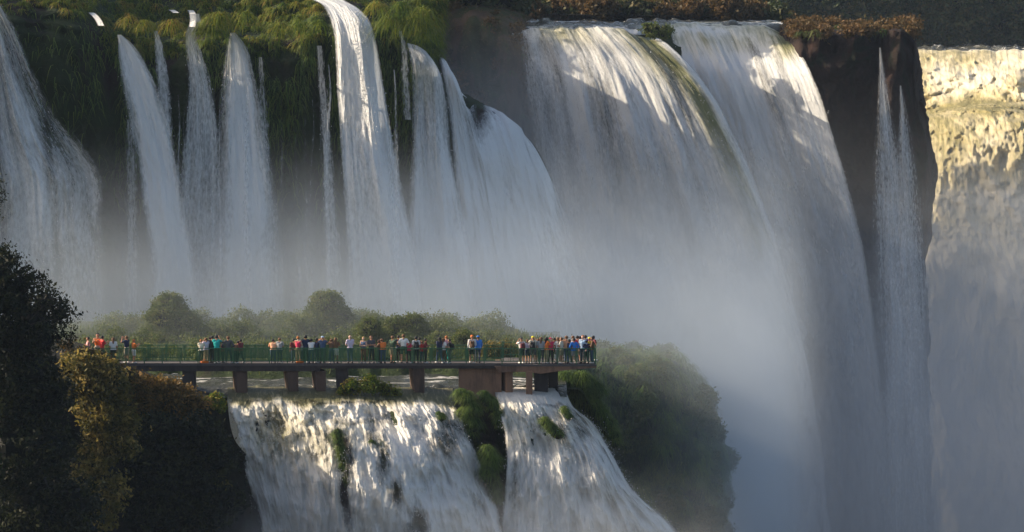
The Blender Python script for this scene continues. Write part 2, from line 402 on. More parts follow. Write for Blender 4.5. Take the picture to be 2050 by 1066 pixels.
# lower river (z about 0) behind the near lip
nx, ny = 260, 90
xs = np.linspace(-34, 3.7, nx); ys = np.linspace(250.6, 290, ny); X, Y = np.meshgrid(xs, ys)
Z = -0.05+0.28*(fbm(X*0.5, Y*1.1, 4, 40)-0.5)+0.22*np.maximum(0, fbm(X*0.9, Y*1.5, 3, 44)-0.62)*3
Z = Z-0.6*sst(252.2, 250.7, Y)
I = np.arange(nx*ny).reshape(ny, nx)
tag(mesh_np('river', np.stack([X, Y, Z], -1), np.stack([I[:-1, :-1], I[:-1, 1:], I[1:, 1:], I[1:, :-1]], -1).reshape(-1, 4), M['river'], None, True), None, None, None, 'structure')
def rough_river(x0, x1, y0, y1, z, seed, amp):
    xs = np.linspace(x0, x1, 260); ys = np.linspace(y0, y1, 120); X, Y = np.meshgrid(xs, ys); I = np.arange(260*120).reshape(120, 260)
    Z = z+amp*(fbm(X*0.35, Y*0.35, 5, seed, 0.6)-0.55)+amp*1.2*np.maximum(0, fbm(X*0.5, Y*0.12, 4, seed+9)-0.6)*3
    if seed == 350:
        yf = 402+10*sst(13.5, 15.5, X); Y = np.maximum(Y, yf-0.2+0.002*Y); Z = Z-1.0*sst(yf+2.5, yf, Y)
    tag(mesh_np('upper_river', np.stack([X, Y, Z], -1), np.stack([I[:-1, :-1], I[:-1, 1:], I[1:, 1:], I[1:, :-1]], -1).reshape(-1, 4), M['river2'], None, True), None, None, None, 'structure')
rough_river(-2, 31, 401, 460, 21.9, 350, 0.8)
rough_river(30, 150, 621, 690, 14.3, 353, 1.2)
# forest floor plateau
def plateau_z(x, y):
    l = 22.0+1.2*fbm(x*0.03, y*0.03, 3, 60)+np.maximum(0, (y-480))*0.03
    r = 14.2+0.6*fbm(x*0.1, y*0.1, 3, 62)+np.maximum(0, y-668)*0.03
    k = np.maximum(sst(31, 38, x), sst(548, 560, y)); return l*(1-k)+r*k
for nm, x0, x1, y0, y1 in (('forest_floor', -400, 34, 447, 560), ('forest_floor', -400, 500, 666, 2000)):
    xs = np.linspace(x0, x1, 60); ys = y0+(y1-y0)*np.linspace(0, 1, 60)**2; X, Y = np.meshgrid(xs, ys)
    I = np.arange(3600).reshape(60, 60)
    tag(mesh_np(nm, np.stack([X, Y, plateau_z(X, Y)], -1), np.stack([I[:-1, :-1], I[:-1, 1:], I[1:, 1:], I[1:, :-1]], -1).reshape(-1, 4), M['soil'], None, True), None, None, None, 'structure')

xs = np.linspace(-420, -9, 60); ys = np.linspace(349, 447, 30); X, Y = np.meshgrid(xs, ys); I = np.arange(1800).reshape(30, 60)  # plateau out of view, filled in to block the sun and carry shade trees
tag(mesh_np('forest_floor', np.stack([X, Y, 24+0.8*fbm(X*0.05, Y*0.05, 3, 64)], -1), np.stack([I[:-1, :-1], I[:-1, 1:], I[1:, 1:], I[1:, :-1]], -1).reshape(-1, 4), M['soil'], None, True), None, None, None, 'structure')
# ------------------------------------------------------------------ cliffs
def rockdisp(amp=1.6, s=0.25):
    def f(um, vm, u, v, X, Y):
        a = fbm(um*s, vm*s*0.45, 5, 70)-0.5
        c = np.abs(vn(um*0.55, vm*0.1, 77)-0.5)*2
        ph = vm*0.32+3.0*fbm(um*0.12, vm*0.06, 3, 79); led = np.abs((ph % 1.0)-0.5)-0.25; d2 = fbm(um*1.3, vm*0.9, 4, 83)-0.5
        return amp*(a*1.6+c*0.6+led*0.55+d2*0.35-0.25)*sst(0.02, 0.12, v)
    return f
# left cliff: grassy shoulder, vertical face down to the ledge
LC = []
for x, yl, D in ((-1100, 40, 290), (-420, 40, 296), (-250, 40, 298), (-60, 30, 300), (60, 20, 302), (150, 25, 303), (235, 75, 305), (300, 85, 306), (420, 75, 307), (520, 80, 308), (600, 70, 308), (655, 45, 309), (700, 30, 310), (780, 60, 311), (850, 75, 312), (880, 105, 315)):
    k = 1 if x < 700 else 0.4
    LC.append([(x+30, -70*k, 350), (x+10, -25*k, 325), (x, yl-25, D+8), (x, yl+5, D+3), (x, yl+50, D+0.6), (x, yl+150, D), (x, 400, D+1), (x+5, 620, D+1), (x+5, 740, D+1)])
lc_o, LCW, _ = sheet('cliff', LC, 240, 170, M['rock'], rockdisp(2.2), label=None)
# promontory ridge falling away to the right
PR = []
for x, yl, D in ((862, 90, 314), (885, 130, 314), (915, 185, 315), (955, 205, 316), (990, 225, 317), (1040, 255, 319), (1068, 290, 321), (1090, 345, 324), (1112, 440, 328)):
    yl += 9 if x > 990 else 0; xb = min(x, 1055)
    PR.append([(x+20, yl+25, D+30), (x+5, yl, D+9), (x, yl, D+2), (x, yl+40, D), (xb, 450+(x-xb), D-1), (xb+5, 700, D-2), (xb+10, 1150, D-3)])
sheet('cliff', PR, 120, 130, M['rock'], rockdisp(2.2, 0.4), yj=lambda um, vm, u, v: 26*(fbm(um*0.6, vm*0.1, 4, 512)-0.5)*sst(0.5, 0.05, v))
# brown cove cliff with rusty grass
CV = []
for x, yl, D in ((780, 30, 412), (850, 40, 408), (900, 22, 405), (950, 18, 403), (1000, 24, 403), (1040, 36, 404), (1056, 60, 407), (1075, 110, 412)):
    CV.append([(x, yl-12, D+40), (x, yl, D+6), (x, yl+25, D+1), (x, yl+120, D-2), (x, 420, D-3), (x+10, 800, D-4), (x+10, 1250, D-5)])
cv_o, CVW, _ = sheet('cliff', CV, 90, 110, M['brownrock'], rockdisp(3.0, 0.2))
# rock behind the great falls
BK = [[(x, 62, 430), (x, 60, 412), (x+8, 75, 409), (x+20, 300, 409), (x+30, 700, 409), (x+40, 1300, 409)] for x in (1040, 1150, 1280, 1400, 1500, 1620)]
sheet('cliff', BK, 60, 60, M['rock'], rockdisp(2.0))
# dark headwall right of the great falls
DC = []
for x, yl, D in ((1560, 52, 404), (1600, 55, 399), (1650, 60, 397), (1700, 62, 396), (1745, 62, 396), (1775, 58, 395), (1810, 62, 394), (1832, 85, 395), (1836, 130, 400), (1842, 200, 409), (1846, 260, 420)):
    e = 15 if x > 1820 else 0
    DC.append([(x, yl-10, D+50), (x, yl-2, D+12), (x, yl, D+2), (x, yl+30, D), (x+e*0.3, 220, D-1), (x+e*1.3, 300, D-1), (x+e, 400, D-1), (x+10, 700, D-2), (x+20, 1300, D-3)])
def dcx(um, vm, u, v): return (fbm(vm*0.22, um*0.3, 5, 81, 0.6)-0.5)*52*sst(0.6, 1, u)
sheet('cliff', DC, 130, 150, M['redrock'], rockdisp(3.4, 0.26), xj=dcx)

# ------------------------------------------------------------------ waterfalls
def edge(u, e): return (np.clip(u/e, 0, 1)*np.clip((1-u)/e, 0, 1))**0.8
def wfall(guides, nu, nv, mat, amp=0.8, e=0.12, d0=1.0, dens=None, foam=None, label=None, su=0.6, sv=0.05, n_spray=0, grow=1.0, off=0.0, ssz=0.05, ssp=0.5, lipfade=0.0, seed=0, lip=3.0, lipw=0.15):
    def disp(um, vm, u, v, X, Y):
        a = fbm(um*su+3*seed, vm*sv, 5, 90+seed, 0.55)-0.5
        b = fbm(um*su*3, vm*sv*5, 4, 95+seed)-0.5
        c = fbm(um*0.22, vm*0.10, 4, 99+seed)-0.5
        return off+amp*(a*2.2+b*0.7+c*1.1*sst(0.1, 0.5, v))*(0.25+grow*sst(0, 0.35, v))*(0.3+0.7*edge(u, 0.08))
    def dn(um, vm, u, v, X, Y):
        uu = np.clip(u+(fbm(vm*0.16+seed, um*0.15, 4, 300+seed)-0.5)*0.5*(1-np.abs(2*u-1)), 0, 1)
        base = d0*edge(uu, min(0.5, e*1.1))
        if dens is not None: base = base*dens(um, vm, u, v, X, Y)
        return base
    fo = foam if foam is not None else (lambda um, vm, u, v, X, Y: 1+0*u)
    o, W, at = sheet('waterfall', guides, nu, nv, mat, disp, dn, fo, 'structure', label, yj=lambda um, vm, u, v: lip*2*(fbm(um*0.45+seed, vm*0.0, 4, 500+seed)-0.5)*sst(0, 0.04, v)*sst(lipw*2.5, lipw*0.3, v))
    if n_spray: spray(W, at, n_spray, 'spray', M['spray'], o, ssz*0.8, ssp*0.5, lambda v, u: sst(0.08, 0.16, v))
    return o, W
def r3(rs, D0, D1=None):
    D1 = D0 if D1 is None else D1; y0, y1 = rs[0][0], rs[-1][0]
    return rows([(y, a, b, D0+(D1-D0)*min(1, (y-y0)/max(1, y1-y0)*2)) for y, a, b in rs])
def dn_col(um, vm, u, v, X, Y): return 0.75+0.5*fbm(um*0.5, vm*0.06, 4, 120)
# left side group, D about 300
wfall(r3([(8, -80, 4), (28, -70, 14), (60, -65, 32), (140, -60, 66), (230, -70, 118), (300, -80, 172), (345, -80, 200), (450, -80, 210), (560, -80, 222), (760, -90, 232)], 300, 297), 150, 260, M['curtain'], 1.2, 0.07, 1.15, seed=1, n_spray=5000, dens=lambda um, vm, u, v, X, Y: (1-0.62*sst(0.5, 0.9, fbm(um*0.22+4, vm*0.05+1.3, 3, 130)*1.35))*(1-0.6*np.exp(-((X-(92+0.09*(Y-240)))/13)**2)*sst(190, 260, Y)*sst(640, 400, Y)))
wfall(r3([(70, 234, 243), (84, 235, 262), (105, 234, 280), (140, 238, 300), (200, 248, 324), (300, 270, 352), (400, 284, 370), (500, 294, 390), (760, 296, 410)], 303, 300), 70, 240, M['curtain'], 0.7, 0.22, 1.25, seed=2, n_spray=2500)
wfall(r3([(62, 305, 317), (100, 306, 330), (150, 310, 340), (200, 314, 345), (300, 322, 350), (760, 325, 360)], 304.5, 302), 36, 220, M['veil'], 0.4, 0.3, 1.15, seed=3, n_spray=700)
wfall(r3([(28, 376, 402), (46, 378, 404), (60, 370, 396), (110, 370, 408), (160, 372, 424), (250, 366, 438), (400, 350, 446), (760, 340, 456)], 305, 303), 80, 240, M['veil'], 0.4, 0.18, 1.1, seed=4, n_spray=1200)
wfall(r3([(66, 460, 472), (90, 452, 492), (150, 442, 512), (250, 436, 534), (350, 430, 552), (500, 424, 564), (760, 420, 580)], 305.5, 302), 90, 240, M['curtain'], 0.6, 0.3, 1.2, seed=5, n_spray=1800, dens=dn_col)
wfall(r3([(115, 514, 528), (250, 514, 542), (400, 518, 552), (760, 520, 560)], 306.5, 304), 30, 160, M['veil'], 0.3, 0.3, 0.78, seed=6)
wfall(r3([(92, 632, 648), (200, 636, 660), (300, 640, 668), (500, 646, 684), (760, 646, 700)], 306.5, 304), 36, 160, M['veil'], 0.3, 0.3, 0.95, seed=7, n_spray=400)
wfall(r3([(240, 246, 276), (400, 248, 280), (760, 240, 290)], 303.5, 302), 30, 120, M['veil'], 0.3, 0.3, 0.8, seed=8)
wfall([[(612, -22, 322), (622, -2, 314), (645, 12, 310), (660, 40, 307), (668, 75, 306), (672, 150, 305), (678, 250, 304), (684, 350, 303), (692, 500, 303), (700, 760, 302)],
       [(640, -22, 322), (655, -2, 314), (685, 12, 310), (705, 40, 306.5), (714, 75, 305), (722, 150, 304), (730, 250, 303), (742, 350, 302), (760, 500, 302), (780, 760, 301)],
       [(665, -22, 322), (690, 0, 314), (720, 18, 310), (742, 45, 307), (752, 78, 306), (765, 150, 305), (782, 250, 304), (802, 350, 303), (832, 500, 303), (868, 760, 302)]],
      130, 280, M['curtain'], 0.8, 0.09, 1.1, seed=9, n_spray=5000, dens=dn_col)
wfall(r3([(62, 796, 806), (100, 800, 818), (160, 800, 822), (240, 806, 826)], 308, 307), 20, 100, M['veil'], 0.2, 0.3, 0.9, seed=10)
wfall([[(812, 86, 312), (818, 110, 309), (824, 180, 308), (824, 260, 307), (818, 400, 306), (808, 760, 305)],
       [(835, 92, 312), (855, 120, 309), (862, 190, 308), (866, 270, 307), (880, 420, 306), (900, 760, 305)],
       [(856, 105, 312), (884, 150, 310), (898, 210, 309), (904, 300, 308), (930, 440, 307), (980, 760, 306)]],
      90, 240, M['curtain'], 0.8, 0.12, 0.98, seed=11, n_spray=2500, dens=lambda um, vm, u, v, X, Y: 0.72+0.5*sst(150, 420, Y))
for a in ([(170, 22, 316), (185, 28, 308), (196, 40, 304.5), (202, 52, 303)], [(378, 18, 322), (385, 28, 312), (386, 40, 306), (384, 54, 303.5)], [(338, 18, 322), (346, 22, 316), (352, 26, 312)]):
    wfall([[(x-7, y, D) for x, y, D in a], [(x+8, y, D-0.2) for x, y, D in a]], 16, 60, M['rapid'], 0.6, 0.35, 1.25, off=0.7, seed=30)
for i, (x, y0, wd, dd) in enumerate(((354, 190, 7, .75), (365, 235, 5, .8), (373, 210, 6, .7), (418, 150, 6, .8), (427, 180, 5, .75), (438, 200, 6, .8), (492, 95, 9, .7), (560, 240, 6, .55), (590, 260, 8, .5), (655, 130, 8, .8), (624, 200, 5, .6), (786, 140, 9, .85), (776, 260, 8, .8), (262, 300, 5, .7), (238, 330, 8, .5), (606, 120, 5, .5))):
    wfall(r3([(y0, x, x+wd*0.6), (y0+50, x+2*math.sin(x), x+wd+2*math.sin(x)), (y0+120, x-1+3*math.cos(x*2), x+wd*1.3+3*math.cos(x*2)), (760, x-4, x+wd*3)], 303, 300.5), 14, 110, M['veil'], 0.4, 0.5, dd+0.12, seed=40+i, dens=lambda um, vm, u, v, X, Y: 0.55+0.8*fbm(vm*0.25+9*X[0, 0], um*0.2, 4, 560))
# promontory
wfall([[(872, 108, 318), (880, 128, 313), (895, 200, 311), (905, 300, 310), (915, 450, 309), (930, 780, 308)],
       [(888, 120, 318), (905, 150, 313), (930, 250, 311), (950, 350, 310), (975, 500, 309), (1000, 780, 308)],
       [(930, 192, 319), (945, 215, 315), (968, 280, 312), (990, 380, 311), (1010, 520, 310), (1050, 780, 309)],
       [(990, 218, 320), (1010, 235, 316), (1035, 300, 313), (1060, 420, 312), (1085, 560, 311), (1110, 780, 310)],
       [(1030, 245, 322), (1050, 262, 318), (1085, 330, 315), (1120, 450, 314), (1160, 600, 313), (1200, 780, 312)],
       [(1045, 258, 324), (1068, 282, 320), (1110, 360, 318), (1160, 480, 317), (1215, 620, 316), (1270, 780, 315)]],
      170, 260, M['curtain'], 1.2, 0.05, 1.2, seed=12, su=0.35, lip=30, lipw=0.3, n_spray=3000, dens=lambda um, vm, u, v, X, Y: (1-0.9*np.exp(-((X-958)/24)**2)*sst(310, 215, Y))*sst(0, 0.03+0.5*sst(300, 520, Y), 1-u))
# the great falls
G1 = [[(1036, 52, 420), (1040, 62, 402), (1046, 120, 399), (1062, 300, 397), (1080, 500, 396), (1100, 800, 395), (1110, 1250, 394)],
      [(1080, 50, 420), (1086, 60, 402), (1108, 120, 398), (1142, 300, 395), (1166, 500, 394), (1190, 800, 393), (1200, 1250, 392)],
      [(1135, 50, 420), (1142, 60, 401), (1172, 110, 396), (1212, 260, 392), (1246, 450, 391), (1270, 750, 390), (1290, 1250, 389)],
      [(1180, 48, 420), (1196, 58, 400), (1245, 118, 394), (1310, 270, 389), (1358, 460, 388), (1395, 750, 387), (1420, 1250, 386)],
      [(1230, 52, 418), (1250, 66, 399), (1305, 125, 392), (1378, 265, 387), (1440, 450, 386), (1490, 740, 385), (1530, 1250, 384)],
      [(1270, 66, 416), (1292, 82, 398), (1355, 145, 391), (1432, 275, 386), (1500, 450, 385), (1560, 720, 384), (1610, 1250, 383)],
      [(1310, 74, 414), (1335, 88, 398), (1402, 155, 391), (1478, 285, 387), (1548, 460, 386), (1612, 700, 385), (1690, 1250, 384)]]
def stripes1(um, vm, u, v, X, Y):
    w_ = u+0.02*(fbm(vm*0.05, u*3, 3, 331)-0.5)
    d = 1+0*u
    for c, wd, k, ya, yb in ((0.17, 0.028, .5, 80, 320), (0.36, 0.035, .5, 150, 700), (0.30, 0.02, .35, 100, 300), (0.52, 0.03, .3, 300, 800), (0.62, 0.02, .35, 200, 600), (0.72, 0.03, .3, 350, 900), (0.08, 0.03, .4, 150, 500)):
        d = d*(1-k*np.exp(-((w_-c)/wd)**2)*sst(ya-60, ya+60, Y)*(1-0.7*sst(yb-100, yb+200, Y)))
    d = d*(1-0.35*sst(0.45, 0.75, fbm(u*14, vm*0.03, 4, 335)))
    return d*sst(-0.02, 0.10, u+0.05*(fbm(vm*0.12, u*4, 4, 337)-0.5))
def foam1(um, vm, u, v, X, Y):
    g = np.exp(-((u-0.86)/0.075)**2)*sst(900, 420, Y)*0.95
    g = g+np.exp(-((u-0.70)/0.10)**2)*sst(210, 110, Y)*0.6+np.exp(-((u-0.3)/0.2)**2)*sst(110, 65, Y)*0.5
    return 1-np.clip(g*(0.7+0.6*fbm(um*0.3, vm*0.05, 4, 140)), 0, 1)
wfall(G1, 320, 330, M['big'], 1.7, 0.02, 1.15, foam=foam1, dens=stripes1, lip=5, seed=13, su=0.17, sv=0.030, n_spray=2500, ssz=0.06, ssp=0.5, label=None)
G2 = [[(1325, 45, 440), (1335, 55, 412), (1352, 110, 406), (1385, 250, 402), (1430, 450, 400), (1470, 800, 399), (1490, 1250, 398)],
      [(1390, 45, 440), (1400, 56, 411), (1430, 110, 404), (1475, 250, 399), (1520, 450, 397), (1570, 800, 396), (1600, 1250, 395)],
      [(1450, 45, 438), (1462, 56, 410), (1485, 110, 403), (1540, 260, 398), (1590, 450, 396), (1640, 800, 395), (1670, 1250, 394)],
      [(1510, 48, 436), (1524, 58, 409), (1545, 110, 402), (1600, 260, 397), (1655, 450, 395), (1700, 800, 394), (1740, 1250, 393)],
      [(1560, 58, 430), (1578, 72, 406), (1615, 125, 400), (1672, 280, 396), (1722, 460, 394), (1765, 760, 393), (1800, 1250, 392)]]
G2[-1] = [(a, b, c-(5 if b > 90 else 0)) for a, b, c in G2[-1]]
G2[-2] = [(a, b, c-(2 if b > 90 else 0)) for a, b, c in G2[-2]]
wfall(G2, 260, 320, M['curtain'], 1.6, 0.035, 1.25, lip=6, seed=14, su=0.22, sv=0.032, n_spray=4000, ssz=0.07, ssp=0.8,
      foam=lambda um, vm, u, v, X, Y: 1-0.7*sst(130, 70, Y)*fbm(um*0.3, vm*0.3, 3, 150)-0.5*np.exp(-((X-1575)/22)**2)*sst(150, 90, Y),
      dens=lambda um, vm, u, v, X, Y: 1-0.5*np.exp(-((u-0.62)/0.06)**2)*sst(60, 110, Y)*sst(420, 200, Y)-0.45*np.exp(-((u-0.78)/0.04)**2)*sst(60, 110, Y)*sst(380, 200, Y))
def plume_dens(lo, hi):
    return lambda um, vm, u, v, X, Y: sst(lo, hi, Y)*(0.45+0.9*fbm(um*0.10, vm*0.035, 5, 360))
for G, sd in ((G1, 21), (G2, 22)):
    wfall([[(a+6*sst(100, 500, b), b, c-(3.5 if b > 70 else 0)) for a, b, c in g] for g in G], 160, 200, M['plume'], 2.6, 0.12, 1.0, seed=sd, su=0.12, sv=0.04, dens=plume_dens(120, 420))
# thin veils on the dark headwall
wfall(r3([(96, 1759, 1764), (150, 1756, 1774), (220, 1750, 1790), (300, 1744, 1806), (450, 1742, 1824), (700, 1745, 1850), (1200, 1750, 1880)], 391.5, 387), 60, 220, M['veil'], 0.6, 0.4, 1.12, seed=15)
wfall(r3([(240, 1752, 1815), (330, 1744, 1846), (450, 1740, 1862), (700, 1742, 1880), (1200, 1745, 1900)], 389.0, 386), 80, 200, M['veil'], 0.8, 0.4, 0.85, seed=18, dens=lambda um, vm, u, v, X, Y: sst(225, 520, Y+120*(fbm(um*0.35, vm*0, 3, 530)-0.5)))
wfall(r3([(172, 1800, 1806), (230, 1796, 1820), (300, 1790, 1834), (450, 1788, 1850), (700, 1790, 1870), (1200, 1800, 1900)], 390.5, 387), 50, 200, M['veil'], 0.6, 0.4, 0.95, seed=16)
# far right sunlit cascades
G3 = [[(a, b, d-(x-1800)*0.09) for a, b, d in g] for x, g in [(x, [(x, 100, 640), (x, 104, 622), (x+4, 140, 612), (x+8, 195, 603), (x+8, 222, 596), (x+8, 238, 584), (x+10, 285, 575), (x+14, 360, 565), (x+18, 470, 554), (x+22, 650, 545), (x+30, 900, 538), (x+30, 1350, 530)]) for x in (1790, 1860, 1930, 2000, 2080, 2170, 2300)]]
G3 = [[(a+(0 if b < 120 else 0), b+(17*math.sin(a*0.014+2.2) if 190 < b < 300 else (3*math.sin(a*0.06) if b > 102 else 0)), c) for a, b, c in g] for g in G3]
def billow(x, y, seed, o=3):
    t = 0; a = 1; n = 0
    for i in range(o):
        t = t+a*(1-np.abs(2*fbm(x*2.1**i, y*2.1**i, 2, seed+4*i)-1)**1.2); n += a; a *= 0.5
    return t/n
def disp3(um, vm, u, v, X, Y):
    wx_ = um+7*(fbm(um*0.06, vm*0.06, 3, 161)-0.5); wy_ = vm+5*(fbm(um*0.08, vm*0.08, 3, 162)-0.5)
    st = sst(300, 560, Y)
    return (((fbm(wx_*0.08, wy_*0.07, 3, 160)-0.5)*11+billow(wx_*0.17, wy_*0.15, 163)*6+billow(wx_*0.5, wy_*0.30, 172)*1.3+(fbm(wx_*1.5, wy_*0.9, 3, 168)-0.5)*1.0)*sst(0.02, 0.10, v)
            +(fbm(um*0.5, vm*0.5, 4, 169)-0.5)*2.0*sst(0, .03, v))
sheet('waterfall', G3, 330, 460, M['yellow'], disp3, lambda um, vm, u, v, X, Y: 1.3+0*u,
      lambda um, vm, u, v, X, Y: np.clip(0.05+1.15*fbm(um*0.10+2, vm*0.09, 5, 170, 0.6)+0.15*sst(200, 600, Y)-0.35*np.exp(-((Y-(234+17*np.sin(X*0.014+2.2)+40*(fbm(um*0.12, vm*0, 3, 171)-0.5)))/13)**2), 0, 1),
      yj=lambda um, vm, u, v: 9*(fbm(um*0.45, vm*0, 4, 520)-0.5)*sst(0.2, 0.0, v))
# ------------------------------------------------------------------ near falls in front of the walkway
GA = [[(455, 772, 252.3), (457, 802, 248.5), (460, 830, 246.8), (470, 870, 245.2), (490, 940, 243.6), (515, 1030, 242.5), (535, 1130, 242)],
      [(530, 772, 252.3), (532, 800, 248.3), (540, 835, 245.8), (552, 880, 243.6), (565, 960, 241.6), (580, 1040, 240.6), (590, 1130, 240)],
      [(600, 772, 252.3), (602, 797, 248.2), (612, 835, 245), (625, 880, 242.6), (640, 960, 240.4), (650, 1040, 239.4), (655, 1130, 238.8)],
      [(680, 772, 252.3), (682, 797, 248.2), (688, 835, 244.8), (694, 880, 242), (700, 960, 239.5), (704, 1040, 238.6), (706, 1130, 238)],
      [(760, 772, 252.3), (764, 797, 248.3), (780, 835, 245), (796, 880, 242.5), (815, 960, 240), (828, 1040, 239), (835, 1130, 238.5)],
      [(840, 772, 252.3), (846, 800, 248.5), (868, 840, 245.8), (888, 885, 243.6), (912, 960, 241.4), (935, 1040, 240.4), (950, 1130, 240)],
      [(905, 772, 252.3), (912, 806, 249), (935, 850, 246.8), (955, 895, 245), (978, 960, 243.2), (1005, 1040, 242.2), (1025, 1130, 241.8)]]
def dispN(um, vm, u, v, X, Y):
    a = fbm(um*0.28, vm*0.14, 5, 180, 0.6)-0.5; st = fbm(um*1.4, vm*0.3, 4, 185)-0.5
    rg = np.abs(fbm(um*0.8, vm*0.28, 4, 190, 0.6)-0.5)
    led = np.sin(vm*1.1+3*fbm(um*0.25, vm*0.2, 3, 195))*0.25
    fi = fbm(um*3.4, vm*0.55, 4, 197, 0.6)-0.5
    pf = np.abs(fbm(um*1.6, vm*0.3, 4, 198, 0.55)-0.5)
    return (a*5.6+st*1.0+rg*0.9+fi*0.6-pf*1.3+led)*sst(0.05, 0.22, v)
def densN(um, vm, u, v, X, Y):
    X = X+26*(fbm(um*0.5, vm*0.4, 4, 401)-0.5); Y = Y+30*(fbm(um*0.5, vm*0.4, 4, 405)-0.5)
    d = 1.2*edge(np.clip(u+0.05*(fbm(vm*0.5, u*3, 4, 403)-0.5)*sst(0.12, 0.2, v), 0, 1), 0.03)
    for (cx, cy, rx, ry, k) in ((672, 882, 26, 26, 1), (694, 990, 17, 120, 1), (765, 920, 18, 60, .9), (798, 985, 20, 46, .9), (892, 885, 36, 40, .85), (742, 880, 20, 24, .8), (835, 1050, 20, 40, .9), (700, 845, 60, 7, .6), (680, 806, 150, 8, .6), (520, 812, 60, 8, .4), (860, 960, 16, 30, .5), (560, 900, 10, 40, .4)):
        d = d*(1-k*np.exp(-((X-cx)/rx)**2-((Y-cy)/ry)**2))
    d = d*(1-0.45*sst(0.55, 0.75, fbm(um*0.5, vm*0.25, 4, 200))*sst(0.15, 0.4, u))
    return np.maximum(d, sst(812, 800, Y))
def foamN(um, vm, u, v, X, Y):
    f = 1-0.75*np.exp(-((X-590)/110)**2-((Y-870)/75)**2)*fbm(um*0.6, vm*0.3, 4, 205)*1.3
    return f*(0.22+0.78*sst(798, 818, Y+34*(fbm(um*0.8, vm*0, 4, 210)-0.5)))
def rockN(um, vm, u, v, X, Y): return dispN(um, vm, u, v, X, Y)*0.8+(fbm(um*0.9, vm*0.9, 4, 215)-0.5)*1.6-0.9
sheet('cliff', GA, 150, 110, M['rock'], rockN, xj=lambda um, vm, u, v: 16*(1-2*u))
oA, WA, aA = sheet('waterfall', GA, 420, 330, M['rapid'], dispN, densN, foamN)
spray(WA, aA, 26000, 'spray', M['spray'], oA, 0.028, 0.3, lambda v, u: sst(0.1, 0.3, v))
GB = [[(985, 772, 252.3), (990, 798, 249), (1004, 850, 246.8), (1012, 900, 245), (1008, 980, 243.4), (1002, 1050, 242.6), (1000, 1130, 242)],
      [(1035, 772, 252.3), (1042, 796, 248.8), (1062, 845, 245.8), (1078, 900, 243.4), (1088, 980, 241.8), (1092, 1050, 241), (1095, 1130, 240.6)],
      [(1085, 772, 252.3), (1094, 797, 249.4), (1120, 845, 246.4), (1145, 900, 244.2), (1165, 980, 242.6), (1180, 1050, 241.8), (1190, 1130, 241.4)],
      [(1115, 772, 252.3), (1128, 802, 250.2), (1165, 848, 248), (1200, 905, 246), (1232, 980, 244.6), (1270, 1050, 243.8), (1300, 1130, 243.4)],
      [(1130, 772, 252.3), (1145, 808, 251.2), (1190, 848, 249.2), (1228, 910, 247.6), (1265, 975, 246.6), (1345, 1048, 246), (1420, 1130, 245.6)]]
def densB(um, vm, u, v, X, Y):
    X = X+22*(fbm(um*0.5, vm*0.4, 4, 411)-0.5); Y = Y+26*(fbm(um*0.5, vm*0.4, 4, 415)-0.5)
    d = 1.15*sst(0, 0.03, u)*sst(0, 0.07, 1-u)
    for (cx, cy, rx, ry, k) in ((1090, 850, 22, 18, .8), (1125, 868, 18, 22, .8), (1140, 830, 20, 14, .75), (1110, 812, 30, 6, .6), (1165, 860, 16, 30, .6), (1040, 1000, 10, 60, .35), (1030, 960, 7, 70, .5), (1145, 905, 22, 20, .4)):
        d = d*(1-k*np.exp(-((X-cx)/rx)**2-((Y-cy)/ry)**2))
    d = d*(1-0.4*sst(0.55, 0.75, fbm(um*0.5, vm*0.25, 4, 220)))
    return np.maximum(d, sst(808, 797, Y)*sst(0, 0.05, u)*sst(0, 0.05, 1-u))
sheet('cliff', GB, 110, 100, M['rock'], rockN, xj=lambda um, vm, u, v: 16*(1-2*u))
GC = [[(x0, 775, 253), (x0+2, 800, 249.3), (x0+30, 850, 247.6), (x0+50, 920, 246), (x0+68, 1010, 244.6), (x0+80, 1130, 243.6)] for x0 in (880, 915, 950, 985, 1020)]
sheet('cliff', GC, 60, 110, M['rock'], rockN)
oB, WB, aB = sheet('waterfall', GB, 330, 330, M['rapid'], dispN, densB, lambda um, vm, u, v, X, Y: 1-0.35*np.exp(-((Y-850)/40)**2)*fbm(um*0.6, vm*0.4, 4, 225))
spray(WB, aB, 22000, 'spray', M['spray'], oB, 0.028, 0.3, lambda v, u: sst(0.1, 0.3, v))
spray(WB, aB, 16000, 'spray', M['spray'], oB, 0.026, 0.6, lambda v, u: sst(0.9, 1.0, u)*sst(0.12, 0.3, v))
#PART2
# ------------------------------------------------------------------ near ledge behind the walkway, headland
def ledge_z(X, Y):
    pe = 256.5+5*sst(-20, -30, X)+1.2*(fbm(X*0.3, X*0+5, 3, 240)-0.5)*3
    return -0.5+1.35*sst(0, 3.5, Y-pe)+1.1*sst(3, 14, Y-pe)*fbm(X*0.22, Y*0.2, 4, 245)-4*sst(279, 300, Y)
nx, ny = 200, 110
xs = np.linspace(-60, 6.5, nx); ys = np.linspace(254, 309, ny); X, Y = np.meshgrid(xs, ys)
I = np.arange(nx*ny).reshape(ny, nx)
Z = ledge_z(X, Y)-16*sst(-1, 6, X+0.28*(Y-282))*sst(266, 285, Y)-3*sst(4.5, 6.5, X)
LW = np.stack([X, Y, Z], -1)
tag(mesh_np('riverbank', LW, np.stack([I[:-1, :-1], I[:-1, 1:], I[1:, 1:], I[1:, :-1]], -1).reshape(-1, 4), M['turf'], None, True), None, None, None, 'structure')
p, vi, ui = scatter(LW, 30000, lambda v, u: (v < 0.5)*1.0*(fbm(u*40, v*20, 3, 246) > 0.35))
p = p[p[:, 2] > 0.0]
n = len(p); az = RNG.uniform(0, 6.28, n)
kt = np.clip(fbm(p[:, 0]*0.5, p[:, 1]*0.5, 3, 247)*1.4-0.3, 0, 1)
